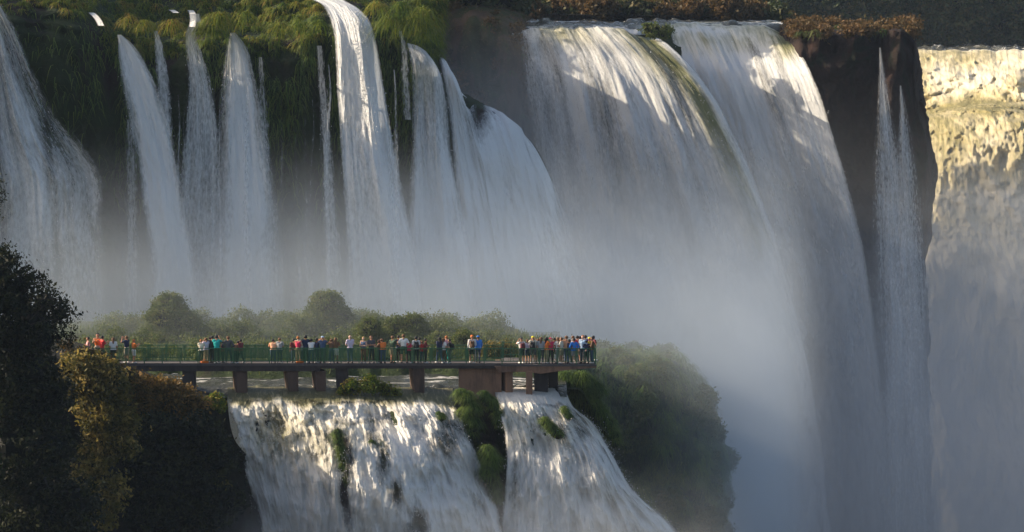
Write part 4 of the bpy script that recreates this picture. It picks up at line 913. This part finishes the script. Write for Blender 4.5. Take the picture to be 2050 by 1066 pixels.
def build_pose(pose):
    J = skeleton(pose); B = []   # class, a, b, ra, rb
    def bn(c, a, b, ra, rb): B.append((c, Vector(a), Vector(b), ra, rb))
    for n, s in (('l', -1), ('r', 1)):
        bn('pelvis', J['hip'+n], J['pel'], .105, .11)
        bn('thigh', J['hip'+n], J['kn'+n], .093, .06); bn('shin', J['kn'+n], J['an'+n], .058, .038)
        bn('shin', J['kn'+n]*.7+J['an'+n]*.3+V3(0, -.015, 0), J['kn'+n]*.5+J['an'+n]*.5, .055, .045)
        bn('foot', J['an'+n]+V3(0, -.02, -.035), J['to'+n], .04, .034)
        bn('torso', J['ch']+V3(s*.07, 0, 0), J['wa']+V3(s*.05, 0, 0), .115, .10); bn('torso', J['ch']+V3(s*.08, 0, .04), J['sh'+n]-V3(s*.03, 0, .0), .10, .065)
        bn('torso', J['nk']+V3(0, 0, -.05), J['sh'+n], .055, .062)
        bn('uparm', J['sh'+n], J['el'+n], .055, .042); bn('forearm', J['el'+n], J['wr'+n], .041, .027)
        d = (J['wr'+n]-J['el'+n]).normalized(); sd = d.cross(V3(0, 1, 0.2)).normalized()
        pc = J['wr'+n]+d*.05; bn('hand', J['wr'+n]+d*.02-sd*.012, pc+d*.03-sd*.018, .019, .016); bn('hand', J['wr'+n]+d*.02+sd*.012, pc+d*.03+sd*.018, .019, .016)
        cu = sd.cross(d).normalized()
        for i, (o, L) in enumerate(((-.03, .058), (-.01, .07), (.011, .066), (.03, .05))):
            a = pc+d*.035+sd*o; k = a+d*L*.55+cu*.008*(1+i*.4); e = k+d*L*.4+cu*.02*(1+i*.3)
            bn('hand', a, k, .0095, .009); bn('hand', k, e, .009, .0075)
        a = J['wr'+n]+d*.03-sd*s*.028; bn('hand', a, a+d*.04-sd*s*.022, .013, .010); bn('hand', a+d*.04-sd*s*.022, a+d*.07-sd*s*.024, .010, .008)
    bn('pelvis', J['pel'], J['wa'], .125, .105); bn('torso', J['wa'], J['ch'], .115, .13)
    bn('neck', J['nk']-V3(0, 0, .04), J['hd']-V3(0, .01, .05), .056, .052)
    h = J['hd']; bn('head', h+V3(0, -.018, .025), h+V3(0, .012, .015), .096, .090); bn('head', h+V3(0, .02, -.03), h+V3(0, .045, -.075), .066, .045)
    bn('head', h+V3(0, .095, .0), h+V3(0, .108, -.028), .010, .016)
    bn('head', h+V3(-.02, .088, -.062), h+V3(.02, .088, -.062), .010, .010)
    for s in (-1, 1):
        bn('head', h+V3(s*.092, -.005, .015), h+V3(s*.09, .0, -.025), .014, .011); bn('head', h+V3(s*.04, .086, .028), h+V3(s*.02, .092, .030), .010, .010)
    mb = MB()
    for c, a, b, ra, rb in B: capsule(mb, a, b, ra, rb)
    o = mb.build('person_base', M['bark']); m = o.modifiers.new('r', 'REMESH'); m.mode = 'VOXEL'; m.voxel_size = 0.0105
    s_ = o.modifiers.new('s', 'SMOOTH'); s_.factor = 0.5; s_.iterations = 2
    dg = bpy.context.evaluated_depsgraph_get(); me = bpy.data.meshes.new_from_object(o.evaluated_get(dg)); bpy.data.objects.remove(o)
    me.name = 'person_'+pose
    n = len(me.vertices); co = np.zeros(n*3, np.float32); me.vertices.foreach_get('co', co); co = co.reshape(-1, 3)
    no = np.zeros(n*3, np.float32); me.vertices.foreach_get('normal', no); no = no.reshape(-1, 3)
    best = np.full(n, 1e9); cls = np.zeros(n, int); names = ['pelvis', 'thigh', 'shin', 'foot', 'torso', 'uparm', 'forearm', 'hand', 'neck', 'head']
    tp = np.zeros(n)
    for c, a, b, ra, rb in B:
        a_ = np.array(a); ab = np.array(b)-a_; t = np.clip(((co-a_)@ab)/(ab@ab+1e-9), 0, 1)
        d = np.linalg.norm(co-a_-t[:, None]*ab, axis=1)-(ra+(rb-ra)*t)
        k = d < best; best[k] = d[k]; cls[k] = names.index(c); tp[k] = t[k]
    me.materials.clear()
    for p_ in me.polygons: p_.use_smooth = True
    nf = len(me.polygons); fv = [list(p_.vertices) for p_ in me.polygons]
    POSES[pose] = dict(me=me, co=co, no=no, cls=cls, t=tp, fv=fv, J=J, names=names, parts={})
def part_mesh(pose, part):
    Q = POSES[pose]
    if part in Q['parts']: return Q['parts'][part]
    nm = Q['names']; c = Q['cls']; co = Q['co']; t = Q['t']; I = lambda *a: np.isin(c, [nm.index(x) for x in a]); h = np.array(Q['J']['hd'])
    hz = co[:, 2]
    if part == 'tee': k = I('torso') | (I('pelvis') & (hz > .93)) | (I('uparm') & (t < .75)); off = .018
    elif part == 'long': k = I('torso', 'uparm') | (I('pelvis') & (hz > .90)) | (I('forearm') & (t < .93)); off = .022
    elif part == 'tank': k = (I('torso') & (hz < Q['J']['nk'].z-.04)) | (I('pelvis') & (hz > .93)); off = .012
    elif part == 'trousers': k = (I('pelvis')) | I('thigh', 'shin') & (hz > .10); off = .014
    elif part == 'shorts': k = (I('pelvis')) | (I('thigh') & (t < .85)); off = .02
    elif part == 'shoes': k = I('foot') | (I('shin') & (hz < .09)); off = .012
    elif part == 'short_hair':
        q = co-h; k = I('head') & ((q[:, 2] > .055) | ((q[:, 1] < .01) & (q[:, 2] > -.05))) & ~((q[:, 1] > .07) & (q[:, 2] < .075)); off = .016
    elif part == 'long_hair':
        q = co-h; k = (I('head') & ((q[:, 2] > .055) | (q[:, 1] < .02)) & ~((q[:, 1] > .06) & (q[:, 2] < .075))) | (I('neck') & (q[:, 1] < -.0)); off = .026
    elif part == 'cap':
        q = co-h; k = I('head') & (q[:, 2] > .045); off = .026
    fm = [f for f in Q['fv'] if all(k[i] for i in f)]
    used = sorted({i for f in fm for i in f}); mp = {i: j for j, i in enumerate(used)}
    V = co[used]+Q['no'][used]*off; V = V.tolist(); F = [tuple(mp[i] for i in f) for f in fm]
    mb = MB(); mb.V = [tuple(v) for v in V]; mb.F = F
    if part == 'long_hair': capsule(mb, tuple(h+np.array([0, -.07, -.02])), tuple(h+np.array([0, -.12, -.27])), .085, .045)
    if part == 'cap':
        z = h[2]+.055; b = len(mb.V)
        for i in range(9):
            a = math.pi*i/8; mb.V += [(h[0]+.09*math.cos(a), h[1]+.05+.03*math.sin(a), z+.012), (h[0]+.085*math.cos(a), h[1]+.07+.11*math.sin(a), z)]
        mb.F += [(b+2*i, b+2*i+1, b+2*i+3, b+2*i+2) for i in range(8)]
    me = bpy.data.meshes.new(part); me.from_pydata(mb.V, [], mb.F); me.polygons.foreach_set("use_smooth", [True]*len(me.polygons)); me.update()
    Q['parts'][part] = me; return me
pack = MB(); b_ = len(pack.V)
capsule(pack, (-.07, -.24, 1.10), (-.07, -.22, 1.36), .10, .085); capsule(pack, (.07, -.24, 1.10), (.07, -.22, 1.36), .10, .085); capsule(pack, (0, -.32, 1.10), (0, -.31, 1.22), .07, .06)
for s in (-1, 1): pack.tube([(s*.11, -.16, 1.42), (s*.12, .0, 1.53), (s*.12, .16, 1.36), (s*.14, .05, 1.15), (s*.12, -.14, 1.08)], .018, 6)
PACK_ME = None
CL = dict(white=(.82, .80, .78), cream=(.72, .66, .55), grey=(.36, .36, .38), dgrey=(.08, .08, .09), black=(.018, .018, .022), navy=(.02, .03, .08), blue=(.03, .22, .72), sky=(.35, .5, .68), teal=(.0, .40, .40),
          red=(.66, .03, .03), crimson=(.62, .03, .10), pink=(.75, .38, .42), peach=(.85, .42, .24), orange=(.85, .20, .03), yellow=(.85, .75, .02), maroon=(.16, .02, .03), lav=(.66, .58, .74), purple=(.16, .05, .28), khaki=(.42, .36, .22),
          brown=(.16, .08, .04), green=(.05, .10, .06), denim=(.06, .10, .20), beige=(.55, .46, .34), blond=(.50, .32, .12), ginger=(.42, .15, .04), skin=(.52, .27, .17), tan=(.36, .17, .10), pale=(.68, .42, .32), bald=(.62, .40, .31))
def cm(k):
    if 'c_'+k not in M: M['c_'+k] = plain('cloth_'+k, CL[k], 0.8, 0.18, 9)
    return M['c_'+k]
def slotmat(o, m):
    if not o.data.materials: o.data.materials.append(None)
    o.material_slots[0].link = 'OBJECT'; o.material_slots[0].material = m
def person(px, yt, dd, pose, hdg, top, sleeve, bot, blen, hair, skin, label, extra='', cap=None, bag=None):
    if pose not in POSES: build_pose(pose)
    D = DF+dd; x = P(px, 728, D).x; zt = P(px, yt, D).z; zg = ZD+(0.003 if px > 1003 else 0)
    full = 1.63 if pose == 'lean' else 1.77
    s = min(1.12, max(0.72, (zt-zg)/full))
    o = bpy.data.objects.new('person', POSES[pose]['me']); col.objects.link(o); slotmat(o, cm(skin))
    o.location = (x, D, zg+0.004); o.rotation_euler = (0, 0, math.radians(hdg)); o.scale = (s*random.uniform(.97, 1.07), s, s)
    tag(o, label, 'person', 'visitors on the walkway')
    def add(part, nm, m):
        c = bpy.data.objects.new(nm, part_mesh(pose, part)); col.objects.link(c); c.parent = o; slotmat(c, m)
    add({'T': 'tee', 'L': 'long', 'N': 'tank'}[sleeve], 'shirt', cm(top))
    add('trousers' if blen == 'T' else 'shorts', 'trousers' if blen == 'T' else 'shorts', cm(bot))
    add('shoes', 'shoes', cm(random.choice(['white', 'grey', 'black', 'dgrey', 'white'])))
    if hair:
        k, l = hair; add('long_hair' if l == 'l' else 'short_hair', 'hair', cm(k))
    if cap: add('cap', 'cap', cm(cap))
    if bag:
        global PACK_ME
        if PACK_ME is None: t = pack.build('backpack', M['bark'], None, True); PACK_ME = t.data; PACK_ME.materials.clear(); bpy.data.objects.remove(t)
        c = bpy.data.objects.new('backpack', PACK_ME); col.objects.link(c); slotmat(c, cm(bag)); c.location = o.location; c.rotation_euler = o.rotation_euler; c.scale = o.scale
        tag(c, bag_words.get(bag, bag)+' backpack worn by the '+label.replace('person', 'visitor', 1)[:200].split(' wearing ')[0] if False else None)
        c['label'] = ' '.join((bag_words.get(bag, bag)+' backpack worn by the visitor '+label.split('person ', 1)[1]).split()[:15]); c['category'] = 'backpack'
    return o
bag_words = {'black': 'black', 'maroon': 'dark red', 'brown': 'brown', 'navy': 'navy blue', 'dgrey': 'dark grey'}
bk, br, bl_, gg = ('black', 's'), ('brown', 's'), ('blond', 's'), ('ginger', 's'); bkl, brl = ('black', 'l'), ('brown', 'l')
PEOPLE = [
 (118, 676, 1.2, 'stand', 60, 'cream', 'T', 'dgrey', 'T', gg, 'pale', 'person in a cream shirt half hidden by the tree at the far left'),
 (177, 675, .7, 'crossed', 110, 'pink', 'N', 'khaki', 'T', bk, 'skin', 'person in a pink top with folded arms, second from the left'),
 (196, 667, .9, 'stand', 150, 'orange', 'N', 'beige', 'S', bk, 'skin', 'tall person in an orange vest behind the one in red'),
 (205, 673, .5, 'point', -70, 'red', 'T', 'green', 'T', bk, 'skin', 'person in a bright red shirt near the left end of the railing'),
 (227, 677, .6, 'stand', 30, 'white', 'T', 'black', 'T', brl, 'skin', 'brown haired person in white top and black trousers at the left'),
 (254, 673, .7, 'photo', 60, 'navy', 'T', 'beige', 'S', br, 'skin', 'person in navy shirt and beige shorts photographing with raised arms'),
 (268, 680, .6, 'point', -80, 'orange', 'T', 'white', 'S', gg, 'skin', 'short person in orange shirt and white shorts looking at a phone'),
 (403, 680, .7, 'stand', 20, 'cream', 'T', 'green', 'T', gg, 'pale', 'red haired person in a cream shirt at the left of the turquoise shirt'),
 (413, 677, .9, 'photo', 30, 'lav', 'T', 'khaki', 'T', br, 'skin', 'person in a lavender shirt holding both arms to the face'),
 (421, 674, 1.2, 'stand', 0, 'navy', 'T', 'denim', 'T', bk, 'tan', 'person in a navy shirt behind the lavender shirt'),
 (425, 673, .9, 'stand', -30, 'black', 'L', 'black', 'T', bk, 'skin', 'person all in black just left of the turquoise shirt'),
 (434, 672, .5, 'photo', 10, 'teal', 'T', 'black', 'T', bk, 'skin', 'person in a turquoise shirt with raised arms'),
 (446, 684, .8, 'stand', -40, 'maroon', 'T', 'black', 'T', bk, 'tan', 'small person in dark red between turquoise and dark grey'),
 (457, 674, .6, 'hips', 10, 'dgrey', 'L', 'navy', 'T', br, 'skin', 'person in a dark grey jacket right of the turquoise shirt'),
 (471, 684, .5, 'lean', -30, 'brown', 'T', 'black', 'T', bk, 'tan', 'person in brown bending over the railing beside the dark grey jacket'),
 (482, 680, .6, 'stand', 70, 'maroon', 'L', 'black', 'T', bk, 'tan', 'person in a dark maroon jacket standing alone at the group edge'),
 (547, 681, .6, 'lean', -10, 'peach', 'T', 'denim', 'T', bk, 'skin', 'person in a peach shirt left of the broad grey shirt'),
 (560, 677, .6, 'crossed', 0, 'grey', 'T', 'navy', 'T', br, 'skin', 'broad person in a pale grey shirt seen from behind'),
 (588, 679, .9, 'stand', 20, 'maroon', 'T', 'denim', 'T', bk, 'skin', 'dark haired person in a maroon top left of the red top'),
 (597, 674, .6, 'stand', 0, 'crimson', 'N', 'khaki', 'T', gg, 'pale', 'person in a sleeveless crimson top facing the falls'),
 (605, 679, .8, 'stand', -30, 'white', 'T', 'denim', 'T', bk, 'skin', 'person in a white top between crimson and dark vest'),
 (612, 672, .7, 'stand', 0, 'navy', 'T', 'black', 'T', bk, 'tan', 'tall black haired person in a navy vest'),
 (623, 680, .5, 'lean', 20, 'white', 'T', 'denim', 'T', bk, 'tan', 'person in a white shirt bending at the railing'),
 (634, 678, .7, 'photo', -20, 'navy', 'T', 'navy', 'T', bk, 'tan', 'person in navy with raised arms beside the pale blue cap'),
 (646, 674, .6, 'photo', 10, 'denim', 'T', 'dgrey', 'T', None, 'skin', 'person in a pale blue cap holding a camera up', '', 'sky'),
 (664, 679, .6, 'photo', 20, 'brown', 'N', 'denim', 'T', br, 'skin', 'person in a brown sleeveless top holding arms up'),
 (672, 677, .6, 'stand', -20, 'brown', 'T', 'white', 'S', brl, 'skin', 'long haired person in brown top and white shorts'),
 (701, 672, .6, 'stand', 0, 'lav', 'T', 'denim', 'T', None, 'bald', 'bald person in a lavender shirt standing alone'),
 (728, 675, .6, 'crossed', 150, 'denim', 'N', 'brown', 'T', bl_, 'pale', 'fair haired person in dark blue with bent bare arms'),
 (743, 673, .7, 'crossed', 180, 'dgrey', 'T', 'black', 'T', br, 'skin', 'person in dark grey with crossed arms facing the camera'),
 (759, 681, .6, 'point', 60, 'brown', 'N', 'black', 'T', brl, 'skin', 'person with long brown hair bending toward the orange shirt'),
 (767, 680, .5, 'lean', 30, 'orange', 'T', 'denim', 'T', br, 'skin', 'person in an orange shirt leaning on the railing'),
 (786, 673, .6, 'point', -30, 'green', 'T', 'khaki', 'S', br, 'skin', 'person in a dark green shirt and khaki shorts'),
 (798, 672, 1.1, 'stand', 0, 'navy', 'T', 'black', 'T', bk, 'tan', 'dark haired person in navy behind the big white shirt'),
 (808, 670, .6, 'hips', 10, 'white', 'T', 'green', 'S', br, 'skin', 'large person in a white shirt seen from behind'),
 (818, 681, .7, 'stand', -20, 'crimson', 'T', 'black', 'T', bk, 'skin', 'small person in magenta right of the big white shirt'),
 (833, 674, .6, 'stand', 0, 'white', 'T', 'black', 'T', bk, 'skin', 'person in white sleeves carrying a black pack', '', None, 'black'),
 (840, 676, 1.2, 'stand', 20, 'dgrey', 'T', 'dgrey', 'T', bk, 'tan', 'person in grey behind the black pack'),
 (845, 683, .7, 'stand', 10, 'red', 'T', 'navy', 'T', br, 'skin', 'small person in a vivid red shirt near the middle right'),
 (852, 678, .6, 'crossed', -60, 'maroon', 'T', 'black', 'T', bk, 'tan', 'person in a wine red top with folded arms'),
 (880, 676, .6, 'walk', 40, 'navy', 'L', 'denim', 'T', bkl, 'tan', 'long haired person in navy walking toward the left'),
 (888, 678, .7, 'stand', -40, 'white', 'T', 'brown', 'T', brl, 'skin', 'brown haired person in a white top facing a companion'),
 (894, 673, .9, 'stand', 60, 'pink', 'T', 'teal', 'T', gg, 'pale', 'tall ginger haired person in a pale pink shirt'),
 (900, 679, .5, 'stand', 80, 'black', 'T', 'dgrey', 'T', bk, 'skin', 'person in black carrying a round black pack', '', None, 'black'),
 (945, 672, .6, 'walk', 20, 'white', 'L', 'black', 'S', None, 'skin', 'person in white long sleeves and orange cap with a brown pack', '', 'orange', 'brown'),
 (957, 673, .8, 'walk', 10, 'blue', 'L', 'navy', 'T', br, 'skin', 'person in a blue jacket and blue cap beside the orange cap', '', 'blue'),
 (1044, 677, .4, 'photo', 0, 'white', 'T', 'black', 'S', None, 'skin', 'person in a white shirt and black cap with a dark red pack', '', 'black', 'maroon'),
 (1056, 680, .6, 'crossed', 0, 'lav', 'T', 'navy', 'S', br, 'skin', 'person in a lilac shirt right of the dark red pack'),
 (1067, 674, .4, 'photo', 0, 'cream', 'T', 'dgrey', 'S', None, 'skin', 'person in a yellow cap with a large black pack', '', 'yellow', 'black'),
 (1077, 679, .6, 'stand', 30, 'pink', 'T', 'khaki', 'S', br, 'skin', 'person in a dusty pink shirt between black pack and striped top'),
 (1083, 676, .4, 'stand', -20, 'grey', 'T', 'dgrey', 'T', brl, 'skin', 'curly haired person in a grey striped top'),
 (1094, 676, .4, 'point', -50, 'orange', 'T', 'khaki', 'T', bkl, 'tan', 'long black haired person in an orange top on the platform'),
 (1102, 677, .4, 'stand', 0, 'crimson', 'T', 'black', 'T', None, 'pale', 'person in crimson cap and crimson shirt', '', 'crimson'),
 (1110, 677, 1.6, 'photo', 20, 'black', 'T', 'black', 'T', bk, 'tan', 'dark haired person with raised arms behind the crimson cap'),
 (1117, 676, .5, 'stand', 70, 'white', 'T', 'grey', 'T', brl, 'skin', 'brown haired person in white top left of the cream shirt'),
 (1124, 676, .3, 'stand', 90, 'cream', 'T', 'khaki', 'S', br, 'skin', 'person in cream shirt and khaki shorts in the platform crowd'),
 (1130, 679, 2.2, 'stand', 10, 'dgrey', 'T', 'dgrey', 'T', bk, 'tan', 'person in charcoal deep inside the platform crowd'),
 (1134, 673, .5, 'stand', 0, 'peach', 'T', 'denim', 'T', br, 'skin', 'person in a pale peach shirt left of the blue jacket'),
 (1140, 680, .3, 'stand', -70, 'navy', 'T', 'green', 'T', bk, 'tan', 'person in a navy shirt touching the blue jacket'),
 (1149, 678, .2, 'stand', 10, 'blue', 'L', 'grey', 'S', bk, 'skin', 'person in a bright blue jacket and grey shorts on the platform'),
 (1147, 673, 1.8, 'stand', -30, 'grey', 'T', 'dgrey', 'T', br, 'skin', 'person in grey standing behind the bright blue jacket'),
 (1156, 673, .8, 'stand', 0, 'red', 'T', 'khaki', 'S', bk, 'skin', 'person in a red shirt right behind the bright blue jacket'),
 (1161, 674, 2.0, 'photo', 10, 'pink', 'T', 'denim', 'T', bk, 'tan', 'person in pink with raised arms at the back of the platform'),
 (1167, 672, .5, 'stand', 170, 'sky', 'T', 'navy', 'T', gg, 'pale', 'ginger haired person in a pale blue shirt facing the camera'),
 (1172, 672, 1.4, 'stand', 0, 'purple', 'T', 'black', 'T', bk, 'tan', 'person in purple behind the pale blue shirt'),
 (1174, 682, .4, 'stand', 20, 'navy', 'T', 'black', 'T', bk, 'skin', 'short person in patterned navy near the platform corner'),
 (1180, 676, .7, 'stand', 0, 'yellow', 'T', 'denim', 'T', None, 'skin', 'person in a yellow shirt and yellow cap at the platform end', '', 'yellow'),
 (1186, 675, .4, 'crossed', 100, 'brown', 'L', 'denim', 'T', bk, 'skin', 'person in a brown jacket last at the platform end'),
 (1188, 673, 2.4, 'stand', -40, 'maroon', 'T', 'black', 'T', bk, 'tan', 'person in dark red at the far corner of the platform'),
]
prs = random.Random(5)
for p_ in PEOPLE:
    p_ = list(p_)
    if p_[3] == 'stand': p_[3] = prs.choice(['stand', 'crossed', 'hips', 'walk', 'stand', 'point']) if 'backpack' not in p_[11] and 'pack' not in p_[11] else 'stand'
    p_[4] += prs.uniform(-25, 25); person(*p_)
# things held or lying about
def small_box(name, px, py, D, w_, h_, d_, mat, label, cat):
    m = MB(); v = P(px, py, D); m.box(v.x-w_/2, v.x+w_/2, v.y-d_/2, v.y+d_/2, v.z-h_/2, v.z+h_/2); o = m.build(name, mat)
    b = o.modifiers.new('b', 'BEVEL'); b.width = 0.01; tag(o, label, cat)
small_box('shoulder_bag', 1112, 714, DF+0.25, 0.16, 0.26, 0.1, cm('white'), 'white shoulder bag hanging low among the platform crowd', 'bag')

def soft_bag(px, D, r, mat, label):
    m = MB(); capsule(m, (-r*1.3, 0, r*0.8), (r*1.3, 0, r*0.8), r*0.8, r*0.8); m.tube([(-r, 0, r*1.3), (-r*0.5, 0, r*2.1), (r*0.5, 0, r*2.1), (r, 0, r*1.3)], r*0.12, 5)
    o = m.build('bag', mat, None, True); o.location = (P(px, 728, D).x, D, ZD+0.003); tag(o, label, 'bag')
soft_bag(410, DF+0.4, 0.13, cm('orange'), 'orange bag on the deck at the feet of the lavender shirt')
soft_bag(601, DF+0.4, 0.12, cm('orange'), 'orange bag on the deck at the feet of the crimson top')
# ------------------------------------------------------------------ mist and haze
def volume(name, x0, x1, y0, y1, z0, z1, label, build):
    m = MB(); m.box(x0, x1, y0, y1, z0, z1); mt = bpy.data.materials.new(name); mt.use_nodes = True; n = mt.node_tree
    for q in list(n.nodes): n.nodes.remove(q)
    out = n.nodes.new("ShaderNodeOutputMaterial"); v = n.nodes.new("ShaderNodeVolumePrincipled"); n.links.new(v.outputs[0], out.inputs['Volume'])
    build(mt, n, v); o = m.build(name, mt); tag(o, label, name, None, 'stuff'); return o
def hz(mt, n, v): v.inputs['Density'].default_value = HAZE_D; v.inputs['Color'].default_value = (0.55, 0.72, 1.0, 1); v.inputs['Anisotropy'].default_value = 0.0
HAZE_D = 0.00006
volume('haze', -1600, 1600, -110, 2500, -53, 62, 'thin blue haze filling the air', hz)
def mr(n, x, a, b, c=0, d=1, smooth=True):
    q = N(n, "ShaderNodeMapRange"); q.interpolation_type = 'SMOOTHSTEP' if smooth else 'LINEAR'
    n.links.new(x, q.inputs[0]); q.inputs[1].default_value = a; q.inputs[2].default_value = b; q.inputs[3].default_value = c; q.inputs[4].default_value = d; return q.outputs[0]
def mist_near(mt, n, v):
    co = N(n, "ShaderNodeTexCoord").outputs['Object']; s = N(n, "ShaderNodeSeparateXYZ"); n.links.new(co, s.inputs[0])
    d = mth(n, 'MULTIPLY', mth(n, 'POWER', mr(n, s.outputs[2], 17, -3), 1.5), mth(n, 'ADD', mr(n, s.outputs[1], 256, 286), mr(n, s.outputs[1], 284, 300, 0, 1.3)))
    d = mth(n, 'MULTIPLY', d, mr(n, s.outputs[0], 3, 9, 1, 0.85))
    d = mth(n, 'MULTIPLY', d, mr(n, s.outputs[0], 24, 20))
    d = mth(n, 'MULTIPLY', d, mr(n, noise(n, mapping(n, co, (1, 1, 0.7)), 0.10, 3, 0.5), 0.3, 0.7, 0.35, 1.5))
    n.links.new(mth(n, 'MULTIPLY', d, 0.037), v.inputs['Density']); v.inputs['Color'].default_value = (0.80, 0.89, 0.99, 1); v.inputs['Anisotropy'].default_value = 0.2
def mist_gorge(mt, n, v):
    co = N(n, "ShaderNodeTexCoord").outputs['Object']; s = N(n, "ShaderNodeSeparateXYZ"); n.links.new(co, s.inputs[0])
    d = mth(n, 'POWER', mr(n, s.outputs[2], 24, -26), 1.9)
    cv = mth(n, 'MULTIPLY', mr(n, s.outputs[0], 12, 2), mth(n, 'MULTIPLY', mth(n, 'MULTIPLY', mr(n, s.outputs[2], 24, 12), mr(n, s.outputs[1], 425, 400)), 0.2))
    d = mth(n, 'ADD', d, cv)
    d = mth(n, 'MULTIPLY', d, mr(n, s.outputs[1], 438, 475, 1, 0.42))
    d = mth(n, 'MULTIPLY', d, mr(n, s.outputs[0], 36, 62, 1, 0.5))
    d = mth(n, 'MULTIPLY', d, mr(n, s.outputs[1], 300, 335))
    d = mth(n, 'MULTIPLY', d, mr(n, noise(n, mapping(n, co, (1, 1, 0.8)), 0.045, 3, 0.55), 0.3, 0.7, 0.3, 1.6))
    n.links.new(mth(n, 'MULTIPLY', d, 0.027), v.inputs['Density']); v.inputs['Color'].default_value = (0.76, 0.80, 0.85, 1); v.inputs['Anisotropy'].default_value = 0.2
volume('mist', -60, 24, 254, 309.4, -30, 20, 'pale mist drifting over the ledge below the left falls', mist_near)
def mist_low(mt, n, v):
    co = N(n, "ShaderNodeTexCoord").outputs['Object']; s = N(n, "ShaderNodeSeparateXYZ"); n.links.new(co, s.inputs[0])
    d = mth(n, 'MULTIPLY', mr(n, s.outputs[2], -3.5, -13), mr(n, s.outputs[1], 226, 236)); d = mth(n, 'MULTIPLY', d, mth(n, 'MULTIPLY', mr(n, s.outputs[0], -20, -16), mr(n, s.outputs[0], 16, 9)))
    d = mth(n, 'MULTIPLY', d, mr(n, noise(n, co, 0.22, 3, 0.5), 0.3, 0.7, 0.2, 1.6))
    n.links.new(mth(n, 'MULTIPLY', d, 0.045), v.inputs['Density']); v.inputs['Color'].default_value = (0.92, 0.94, 0.97, 1)
volume('mist', -21, 17, 226, 245, -18, -3, 'fine spray hanging in front of the near falls', mist_low)
volume('mist', -22, 135, 309.5, 645, -51, 26, 'thick blue grey mist filling the gorge under the great falls', mist_gorge)
